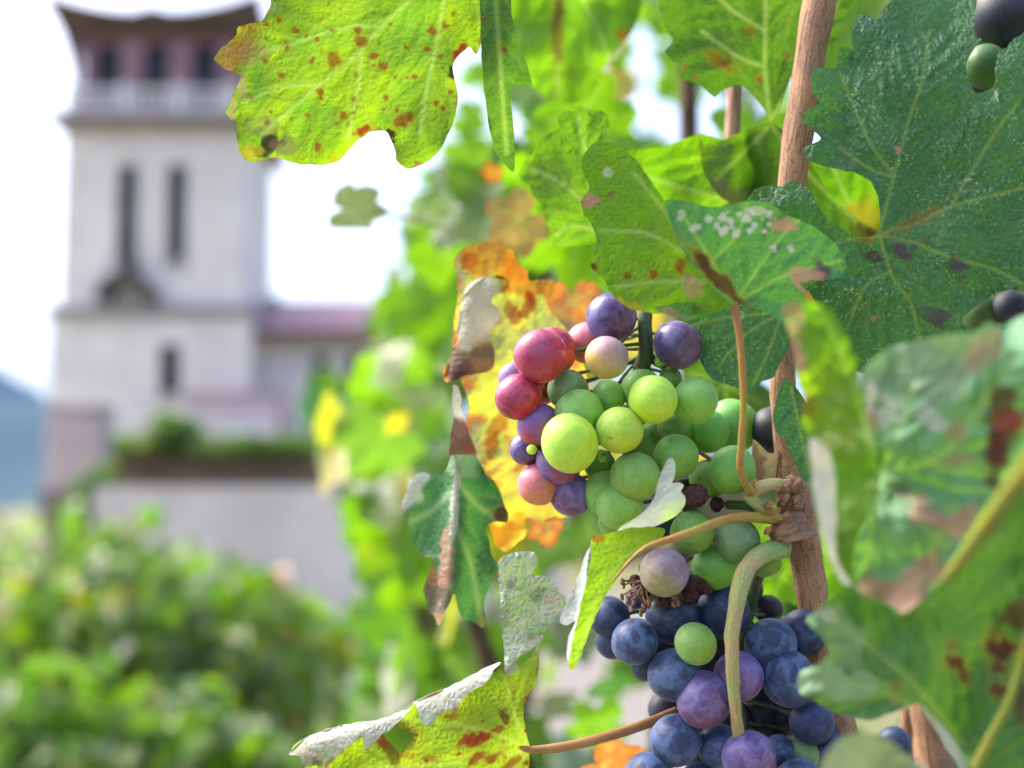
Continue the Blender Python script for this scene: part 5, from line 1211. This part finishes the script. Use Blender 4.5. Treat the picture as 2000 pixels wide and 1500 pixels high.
L(LM['foredark'], [dict(fg, side='top', base=-88, tilt=(-2, 2), vw=6, outline=[(1612, 1180), (1630, 1160), (1660, 1140), (1720, 1160), (1780, 1150), (1860, 1080), (1930, 1000), (2000, 900), (2140, 860), (2160, 1560), (1960, 1600), (1900, 1560), (1880, 1480), (1846, 1420), (1810, 1384), (1790, 1376), (1740, 1396), (1700, 1410), (1650, 1398), (1610, 1380), (1570, 1358), (1556, 1334), (1566, 1308), (1600, 1292), (1620, 1276), (1606, 1250), (1584, 1226), (1576, 1206)],
      veins=[[(1900, 1530), (1960, 1380), (2010, 1180)], [(1880, 1450), (1780, 1330), (1640, 1220)], [(1870, 1430), (1720, 1350), (1580, 1330)]],
      spots=[(1955, 1268, 18, 'maroon', 1.5, 10, .9), (1865, 1295, 15, 'maroon', 1.2, 10, .9), (1950, 1305, 12, 'maroon', 1.2, 10, .8), (1950, 1348, 15, 'maroon', 1, 10, .8), (1885, 1322, 10, 'maroon', 1.4, 60, .7), (1858, 1260, 10, 'maroon', 1, 0, .6), (1985, 1200, 26, 'maroon', 1.4, -20, .7), (2000, 1370, 20, 'maroon', 2, 90, .7), (1750, 1340, 10, 'brown', 1, 0, .5), (1745, 1370, 10, 'tan', 1.2, 90, .4), (1940, 1240, 12, 'brown', 1.2, 0, .5),
             (1600, 1330, 34, 'palegreen', 1.8, 10, .8), (1640, 1240, 40, 'palegreen', 1.6, 30, .5), (1680, 1340, 26, 'palegreen', 1.8, 0, .6), (1620, 1200, 14, 'white', 1.4, 0, .4)])],
   'blurred dark green leaf with maroon spots in the lower right')
L(LM['forepale'], [dict(fg, side='top', base=-116, tilt=(2, 4), outline=[(1604, 1500), (1620, 1466), (1650, 1440), (1700, 1436), (1740, 1448), (1770, 1476), (1830, 1520), (1860, 1600), (1700, 1640), (1600, 1600)], veins=[[(1640, 1450), (1700, 1520), (1760, 1600)]])], 'blurred pale leaf tip at the bottom edge')
L(LM['forepale'], [dict(fg, side='under', base=-60, tilt=(6, 2), res=7, outline=[(1800, 1380), (1830, 1376), (1866, 1400), (1890, 1440), (1920, 1500), (1960, 1560), (1900, 1560), (1870, 1500), (1830, 1430)], spots=[(1860, 1440, 60, 'white', 1, 0, .5)])], 'pale blurred leaf edge under the dark leaf')
tubes('petiole', [pxtube([(1846, 1130, -112, 9), (1880, 1090, -116, 14), (1930, 1020, -132, 17), (1980, 950, -150, 18), (2050, 850, -168, 19), (2120, 760, -178, 19)])], M['yellowpet'], vine, 14, .05)
tubes('petiole', [pxtube([(1905, 1500, -93, 11), (1935, 1440, -94, 10), (1975, 1360, -95, 9), (2010, 1240, -95, 8)])], M['yellowpet'], vine, 12, .05)

# ================================================================== GRAPES
def grape_material(name, a, b, sss, glow, bloom=.3, bloom_col=(0.42, 0.52, 0.66), rough=.48, axis=(-.55, -.2, .8), soft=.6, mott=.3, dots=.5):
    t = NT(name)
    tc = t.n.new('ShaderNodeTexCoord').outputs['Object']
    oi = t.n.new('ShaderNodeObjectInfo')
    ad = t.n.new('ShaderNodeVectorMath'); ad.operation = 'ADD'; t.l.new(tc, ad.inputs[0])
    sc_ = t.n.new('ShaderNodeVectorMath'); sc_.operation = 'SCALE'; sc_.inputs[0].default_value = (37.0, 19.0, 53.0); t.l.new(oi.outputs['Random'], sc_.inputs['Scale'])
    t.l.new(sc_.outputs[0], ad.inputs[1]); co = ad.outputs[0]
    dp = t.n.new('ShaderNodeVectorMath'); dp.operation = 'DOT_PRODUCT'; t.l.new(tc, dp.inputs[0]); dp.inputs[1].default_value = Vector(axis).normalized()
    n1 = t.noise(co, 1.6, 3.0, .6); n2 = t.noise(co, 5.0, 4.0, .65)
    g_ = t.math('ADD', dp.outputs['Value'], t.math('MULTIPLY', t.math('SUBTRACT', n1, .5), 1.6))
    col = t.mix(t.ramp(g_, soft, -soft), c4(a), c4(b))
    col = t.mix(t.math('MULTIPLY', t.ramp(n2, .42, .62), mott), col, t.mix(.45, col, (0, 0, 0, 1)))
    hv_ = t.n.new('ShaderNodeHueSaturation'); t.l.new(col, hv_.inputs['Color'])
    t.l.new(t.math('ADD', t.math('MULTIPLY', oi.outputs['Random'], .03), .485), hv_.inputs['Hue'])
    t.l.new(t.math('ADD', t.math('MULTIPLY', oi.outputs['Random'], .35), .82), hv_.inputs['Value'])
    col = hv_.outputs[0]
    bl_ = t.math('MULTIPLY', t.math('ADD', t.ramp(t.noise(co, 1.5, 6.0, .72, .5), .40, .60), t.math('MULTIPLY', t.noise(co, 14.0, 3.0, .7), .35)), bloom * 1.15)
    col = t.mix(bl_, col, c4(bloom_col))
    # lenticels and the dry style scar
    d = t.voro(co, 2.6, 'F1', 'Distance'); cc = t.voro(co, 2.6, 'F1', 'Color')
    s2 = t.n.new('ShaderNodeSeparateColor'); t.l.new(cc, s2.inputs[0])
    dot = t.math('MULTIPLY', t.ramp(d, .075, .045), t.ramp(s2.outputs[1], .55, .65))
    col = t.mix(t.math('MULTIPLY', dot, dots), col, (0.035, 0.02, 0.012, 1))
    col = t.mix(t.attr('scar', 'Fac'), col, (0.045, 0.025, 0.015, 1))
    rg = t.math('ADD', rough, t.math('MULTIPLY', t.math('SUBTRACT', t.noise(co, 3.0, 3.0), .5), .25))
    nb = t.bump(t.noise(co, 9.0, 3.0, .6), .05, .05)
    return t.done(t.principled(Base_Color=col, Roughness=rg, Specular_IOR_Level=.45, Subsurface_Weight=sss, Subsurface_Radius=glow, Subsurface_Scale=.0045, Normal=nb,
                               Sheen_Weight=.05 + bloom * .2, Sheen_Roughness=.45, Sheen_Tint=(.75, .85, 1, 1)))

GM = {'lime': grape_material('grape_lime', (.40, .64, .075), (.54, .70, .004), .85, (1.0, 1.0, .2), .10, (.55, .68, .36)),
      'green': grape_material('grape_green', (.21, .46, .095), (.27, .52, .03), .6, (.8, 1.0, .2), .14, (.40, .60, .36)),
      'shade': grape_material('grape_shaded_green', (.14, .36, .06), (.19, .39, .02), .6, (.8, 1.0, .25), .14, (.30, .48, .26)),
      'grey': grape_material('grape_grey_green', (.15, .29, .10), (.15, .29, .05), .5, (.7, 1.0, .3), .28, (.32, .46, .38)),
      'red': grape_material('grape_red', (.32, .018, .085), (.66, .025, .003), .6, (1.0, .2, .08), .07, (.66, .50, .70), .28, mott=.5),
      'pink': grape_material('grape_pink', (.44, .10, .17), (.62, .17, .035), .65, (1.0, .35, .12), .18, (.60, .46, .62)),
      'pale': grape_material('grape_pale_pink', (.42, .24, .30), (.56, .38, .06), .6, (1.0, .6, .2), .2, (.55, .50, .60), axis=(-.2, -.1, .9)),
      'purple': grape_material('grape_purple', (.065, .03, .18), (.14, .012, .04), .3, (.8, .15, .25), .18, (.36, .38, .70), .30, mott=.4),
      'violet': grape_material('grape_violet', (.16, .075, .30), (.40, .05, .07), .5, (1.0, .25, .2), .2, (.42, .38, .68), axis=(-.8, -.1, .4)),
      'blue': grape_material('grape_blue', (.010, .022, .085), (.007, .012, .045), .12, (.4, .4, .8), .62, (.095, .16, .35), .5, dots=.3),
      'navy': grape_material('grape_navy', (.010, .020, .07), (.007, .010, .035), .1, (.4, .4, .8), .28, (.08, .15, .34), .5, dots=.3),
      'plum': grape_material('grape_plum', (.085, .045, .19), (.15, .03, .085), .3, (.8, .25, .35), .40, (.27, .25, .54), .45),
      'mauve': grape_material('grape_mauve', (.27, .17, .26), (.32, .30, .07), .5, (1.0, .6, .4), .34, (.44, .42, .52), axis=(-.1, -.1, .9)),
      'dim': grape_material('grape_dim_green', (.045, .12, .025), (.06, .14, .015), .4, (.7, 1.0, .3), .12, (.10, .18, .09)),  # darker copy of the green berry, shade put into its colour
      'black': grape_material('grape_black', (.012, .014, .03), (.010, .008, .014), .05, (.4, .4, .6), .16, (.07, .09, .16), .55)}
# six shared berry shapes
BERRY = []
for k in range(6):
    rr = random.Random(200 + k); NU, NV = 36, 24
    sd = Vector((rr.uniform(-.6, .6), -1, rr.uniform(-.7, .3))).normalized()
    V = []; scar = []
    for j in range(NV + 1):
        th = math.pi * j / NV
        for i in range(NU):
            ph = 2 * math.pi * i / NU
            v = Vector((math.sin(th) * math.cos(ph), math.sin(th) * math.sin(ph), math.cos(th)))
            r = 1 + .018 * mnoise.noise(v * 1.3 + Vector((k * 3, 0, 0))) + .02 * (v.z ** 2) * (1 if k % 2 else -.3)
            a = math.acos(max(-1, min(1, v.dot(sd))))
            r -= .03 * math.exp(-(a / .09) ** 2)
            scar.append(math.exp(-(a / .045) ** 2) if k % 3 == 0 else 0.0)
            V.append(v * r)
    Fq = [[j * NU + i, (j + 1) * NU + i, (j + 1) * NU + (i + 1) % NU, j * NU + (i + 1) % NU] for j in range(NV) for i in range(NU)]
    me = mesh_np('grape', np.array([tuple(v) for v in V]), Fq)
    a = me.attributes.new('scar', 'FLOAT', 'POINT'); a.data.foreach_set('value', np.array(scar, np.float32))
    me.materials.append(GM['green'])
    me.polygons.foreach_set('use_smooth', np.ones(len(me.polygons), dtype=bool))
    BERRY.append(me)

def grape(parent, px, py, r, dz, kind, k):
    o = bpy.data.objects.new('grape', BERRY[k % 6]); COL.objects.link(o)
    d = (FD + dz) / 1000; s = r / F * d
    o.location = W(px, py, d); o.scale = (s * (1 + .03 * ((k * 5) % 3 - 1)), s, s * (1.0 + .055 * ((k * 7) % 3 - 1))); o.rotation_euler = (0, .35 * ((k * 11) % 5 - 2), 0)
    o.parent = parent; o.matrix_parent_inverse = Matrix.Translation(parent.location).inverted()
    o.material_slots[0].link = 'OBJECT'; o.material_slots[0].material = GM[kind]
    return o

def bunch(label, top, grapes, rachis, ped=None, group='grape bunches on the vine'):
    b = W(top[0], top[1], (FD + top[2]) / 1000)
    root = empty('grape_bunch', b); tag(root, label, 'grape bunch', group)
    for i, (x, y, r, dz, kd) in enumerate(grapes): grape(root, x, y, r, dz, kd, i)
    rp = [np.array(p, float) for p in rachis]
    fine = catmull([p[:3] for p in rp], 14)
    sp = [pxtube([tuple(p) for p in rachis])]
    for (x, y, r, dz, kd) in grapes:                      # a pedicel for every berry
        yo = y - 25 + RNG.uniform(-55, 55)
        q = fine[np.argmin(np.hypot(fine[:, 0] - x, fine[:, 1] - yo) + 1.4 * np.abs(fine[:, 1] - yo))]
        v = np.array([q[0] - x, q[1] - y - 8, (q[2] - dz) / MM + 70]); v /= np.linalg.norm(v) + 1e-6
        s = np.array([x, y, dz]) + v * np.array([r * .93, r * .93, r * .93 * MM])
        mid = (s + q[:3]) / 2 + np.array([RNG.uniform(-8, 8), RNG.uniform(-18, 12), RNG.uniform(3, 10)])
        sp.append(pxtube([(q[0], q[1], q[2] + 3, 4.2), (mid[0], mid[1], mid[2], 3.2), (s[0], s[1], s[2], 4.6)]))
    tubes('stem', sp, M['rachis'], root, 8, .12)
    return root

up = [(1194, 620, 52, 4, 'purple'), (1056, 695, 52, -2, 'red'), (1080, 686, 46, 8, 'red'), (1145, 670, 42, 14, 'pink'), (1185, 698.5, 42, -2, 'pale'), (1324, 674, 46, 2, 'purple'), (1013, 775, 48.5, 0, 'red'), (1004, 738, 30, 10, 'violet'), (1052, 748, 44, 11, 'red'),
      (1109, 762, 42, 5, 'grey'), (1131, 808, 48, -1, 'green'), (1112.5, 865.5, 55.5, -9, 'lime'), (1210.5, 840, 49, -6, 'lime'), (1275, 780.5, 47.5, -6, 'lime'), (1357, 782, 45, 0, 'green'), (1188, 776, 35, 6, 'green'), (1253, 760, 40, 6, 'green'), (1309, 741, 23, 6, 'shade'),
      (1321, 838, 40, 16, 'shade'), (1382, 842, 42, 16, 'shade'), (1430, 832, 52, 26, 'shade'), (1320.5, 892, 46, 0, 'shade'), (1240.5, 931.5, 49, -4, 'green'), (1430, 918, 45.5, 2, 'shade'), (1384, 936, 40, 9, 'shade'), (1182, 963, 43, 2, 'green'), (1209, 986, 47, -2, 'green'),
      (1171, 908, 32, 7, 'shade'), (1179, 893, 11, 0, 'green'), (1052, 830, 41, 1, 'violet'), (1029, 876, 35, 6, 'purple'), (1039, 878, 10, -2, 'lime'), (1092, 901, 46, 2, 'violet'), (1052, 946, 43, 4, 'pink'), (1115, 966, 42, 4, 'plum'), (1513, 842, 46, 22, 'black'),
      (1352, 1039.5, 45, 0, 'shade'), (1440, 1056, 43.5, 1, 'grey'), (1397, 1106, 45, 5, 'shade'), (1297, 1118, 50, -7, 'mauve'), (1494, 1094, 33, 8, 'shade'), (1290, 850, 36, 20, 'shade'), (1345, 960, 40, 22, 'navy'), (1250, 870, 34, 18, 'shade'), (1290, 705, 12, 4, 'green'), (1288, 1010, 44, 18, 'navy'),
      (1195, 1020, 26, 6, 'green')]
ub = bunch('upper bunch of half ripe green, red and purple grapes', (1262, 600, 12), up,
           [(1268, 560, 14, 12), (1262, 620, 13, 11), (1262, 680, 13, 13), (1245, 730, 15, 12), (1235, 790, 16, 10), (1230, 860, 16, 9), (1260, 930, 17, 9), (1330, 985, 17, 9), (1380, 1020, 16, 8), (1400, 1080, 16, 7)])
tubes('peduncle', [pxtube([(1268, 570, 12, 12), (1258, 610, 8, 11), (1258, 660, 6, 12), (1262, 695, 7, 15), (1250, 740, 10, 12)]), pxtube([(1262, 690, 7, 10), (1285, 710, 8, 8), (1310, 715, 8, 6)])], M['rachis'], ub, 10, .1)
tubes('shoulder_stalk', [pxtube([(1420, 985, 8, 9), (1470, 990, 6, 10), (1520, 1015, 6, 12)])], M['rachis'], ub, 10, .1)

lo = [(1239.5, 1253, 48, 0, 'blue'), (1314, 1205, 52, 6, 'navy'), (1413, 1195, 52, 7, 'navy'), (1190, 1205, 42, 8, 'navy'), (1196, 1254, 33, 10, 'navy'), (1358.5, 1257.5, 40, -7, 'green'), (1317.5, 1318, 55, -1, 'blue'), (1262, 1300, 30, 9, 'navy'), (1375, 1366.5, 54, -5, 'plum'), (1442, 1321, 51, -2, 'plum'),
      (1505, 1259, 51, 4, 'blue'), (1540, 1325, 53, 0, 'blue'), (1586, 1411, 46, 3, 'navy'), (1570, 1235, 45, 10, 'navy'), (1319, 1446, 50, -2, 'blue'), (1404, 1457, 45, 0, 'blue'), (1462.5, 1479, 52, -8, 'plum'), (1522, 1469, 32, 3, 'blue'), (1567, 1474, 36, 4, 'grey'), (1267, 1521, 50, -3, 'blue'),
      (1366, 1526, 36, -1, 'blue'), (1560, 1526, 47, -4, 'blue'), (1616, 1470, 45, 7, 'navy'), (1745, 1455, 34, 14, 'navy'), (1480, 1390, 40, 22, 'black'), (1420, 1270, 44, 22, 'black'), (1530, 1400, 38, 22, 'black'), (1380, 1300, 40, 20, 'black'), (1440, 1240, 40, 24, 'black'), (1350, 1150, 40, 22, 'black'), (1250, 1170, 30, 20, 'navy'),  # black berries added further in, painting the shade of the gaps
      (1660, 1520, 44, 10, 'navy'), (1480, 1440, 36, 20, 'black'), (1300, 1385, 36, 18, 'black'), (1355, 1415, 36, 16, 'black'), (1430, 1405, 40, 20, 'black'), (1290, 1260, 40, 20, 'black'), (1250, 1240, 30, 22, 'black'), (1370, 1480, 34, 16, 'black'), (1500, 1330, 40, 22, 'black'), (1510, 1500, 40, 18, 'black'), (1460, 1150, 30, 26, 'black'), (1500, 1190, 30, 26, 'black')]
lb = bunch('lower bunch of ripe blue grapes with one small green grape', (1500, 1080, 4), lo,
           [(1520, 1075, 6, 10), (1480, 1130, 12, 10), (1470, 1180, 14, 10), (1450, 1250, 14, 9), (1430, 1330, 13, 8), (1450, 1400, 13, 7), (1450, 1480, 12, 6), (1450, 1560, 12, 5)])
tubes('peduncle', [pxtube([(1522, 1074, 2, 19), (1492, 1080, -5, 20), (1460, 1108, -10, 17.5), (1445, 1148, -13, 17.5), (1436, 1198, -14, 15), (1429, 1240, -14, 15.5), (1430, 1262, -14, 13.5), (1431, 1320, -13, 13), (1436, 1380, -11, 12), (1443, 1440, -8, 12), (1450, 1480, -2, 11)])], M['peduncle'], lb, 18, .07)

# dried flower stalks and shrivelled berries in the gap between the bunches
M['dry'] = stem_material('dried_stalk', (0.24, 0.09, 0.075), (0.38, 0.26, 0.18), .4, .8, (0.10, 0.03, 0.03), .8)
M['raisin'] = plain('shrivelled_skin', (0.07, 0.022, 0.035), (0.16, 0.075, 0.075), 3.0, .55, .9, .002)
rr = random.Random(5)
sp = []
for i in range(46):
    a = rr.uniform(0, 1); x = 1215 + 130 * rr.random() ** .9; y = 1120 + 70 * rr.random() - (x - 1215) * .10
    p = [(1290 + rr.uniform(-30, 40), 1128 + rr.uniform(-12, 14), 4 + rr.uniform(-5, 5), 2.2)]
    m_ = ((p[0][0] + x) / 2 + rr.uniform(-9, 9), (p[0][1] + y) / 2 + rr.uniform(-9, 9), rr.uniform(-7, 6), 2.0)
    e = (x, y + 10, rr.uniform(-9, 3), 2.0)
    sp.append(pxtube([p[0], m_, e]))
    sp.append(pxtube([(e[0] - 2, e[1] - 3, e[2], 2.6), (e[0] + rr.uniform(-3, 3), e[1] + 4, e[2] - .4, rr.uniform(3.4, 5.6)), (e[0] + rr.uniform(-3, 3), e[1] + 9, e[2], 2.0)]))
tubes('dried_stalk', sp, M['dry'], lb, 6, .25)
RAIS = []
for k in range(3):
    V = []; NU, NV = 26, 18
    for j in range(NV + 1):
        th = math.pi * j / NV
        for i in range(NU):
            ph = 2 * math.pi * i / NU; v = Vector((math.sin(th) * math.cos(ph), math.sin(th) * math.sin(ph), math.cos(th)))
            V.append(v * (1 + .22 * mnoise.noise(v * 2.6 + Vector((k * 5, 2, 1))) - .16 * abs(mnoise.noise(v * 5.5 + Vector((1, k * 3, 7))))))
    me = mesh_np('shrivelled_grape', np.array([tuple(v) for v in V]), [[j * NU + i, (j + 1) * NU + i, (j + 1) * NU + (i + 1) % NU, j * NU + (i + 1) % NU] for j in range(NV) for i in range(NU)])
    me.materials.append(M['raisin']); me.polygons.foreach_set('use_smooth', np.ones(len(me.polygons), dtype=bool)); RAIS.append(me)
for i, (x, y, r, dz) in enumerate([(1357, 968, 27, -1), (1338, 975, 18, 2), (1318, 1165, 22, 0), (1345, 1160, 24, 2), (1372, 1140, 24, 3), (1300, 1172, 16, -2), (1262, 1165, 15, 2), (1240, 1135, 14, 3), (1345, 1140, 18, 0), (1265, 1110, 18, 6), (1400, 985, 16, 6), (1255, 715, 13, 8), (1245, 1010, 14, 5), (1225, 880, 13, 3), (1270, 905, 12, 4)]):
    o = bpy.data.objects.new('shrivelled_grape', RAIS[i % 3]); COL.objects.link(o)
    d = (FD + dz) / 1000; s = r / F * d; par = lb if y > 1060 else ub
    o.location = W(x, y, d); o.scale = (s, s * .9, s * .85); o.rotation_euler = (i, i * 2.1, i * .7)
    o.parent = par; o.matrix_parent_inverse = Matrix.Translation(par.location).inverted()

rb = bunch('dark bunch in the shade at the top right, mostly hidden by the speckled leaf', (1960, -60, 40),
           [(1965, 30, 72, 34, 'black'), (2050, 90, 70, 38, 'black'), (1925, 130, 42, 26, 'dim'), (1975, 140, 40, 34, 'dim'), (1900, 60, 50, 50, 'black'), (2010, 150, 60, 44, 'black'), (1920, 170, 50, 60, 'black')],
           [(1970, -60, 46, 10), (1970, 40, 48, 9), (1965, 150, 48, 7)])
rb2 = bunch('dark bunch at the right edge behind the torn side of the speckled leaf', (1980, 520, 40),
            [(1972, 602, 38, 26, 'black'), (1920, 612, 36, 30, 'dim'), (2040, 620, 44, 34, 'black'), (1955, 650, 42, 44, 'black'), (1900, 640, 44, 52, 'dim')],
            [(1985, 520, 44, 9), (1975, 580, 44, 8), (1965, 650, 44, 7)])

# ---- the air between here and the far hill
hz = NT('haze_air'); hz.n.remove(hz.out); hz.out = hz.n.new('ShaderNodeOutputMaterial')
pvn = hz.n.new('ShaderNodeVolumePrincipled'); pvn.inputs['Color'].default_value = (0.25, 0.52, 1.0, 1); pvn.inputs['Density'].default_value = 0.00007
pvn.inputs['Anisotropy'].default_value = 0.0
hz.l.new(pvn.outputs[0], hz.out.inputs['Volume'])
hb_ = boxes('haze', [(-6100, 6100, -60, 9100, -3.5, 620)], hz.mat, None)
tag(hb_, kind='stuff')
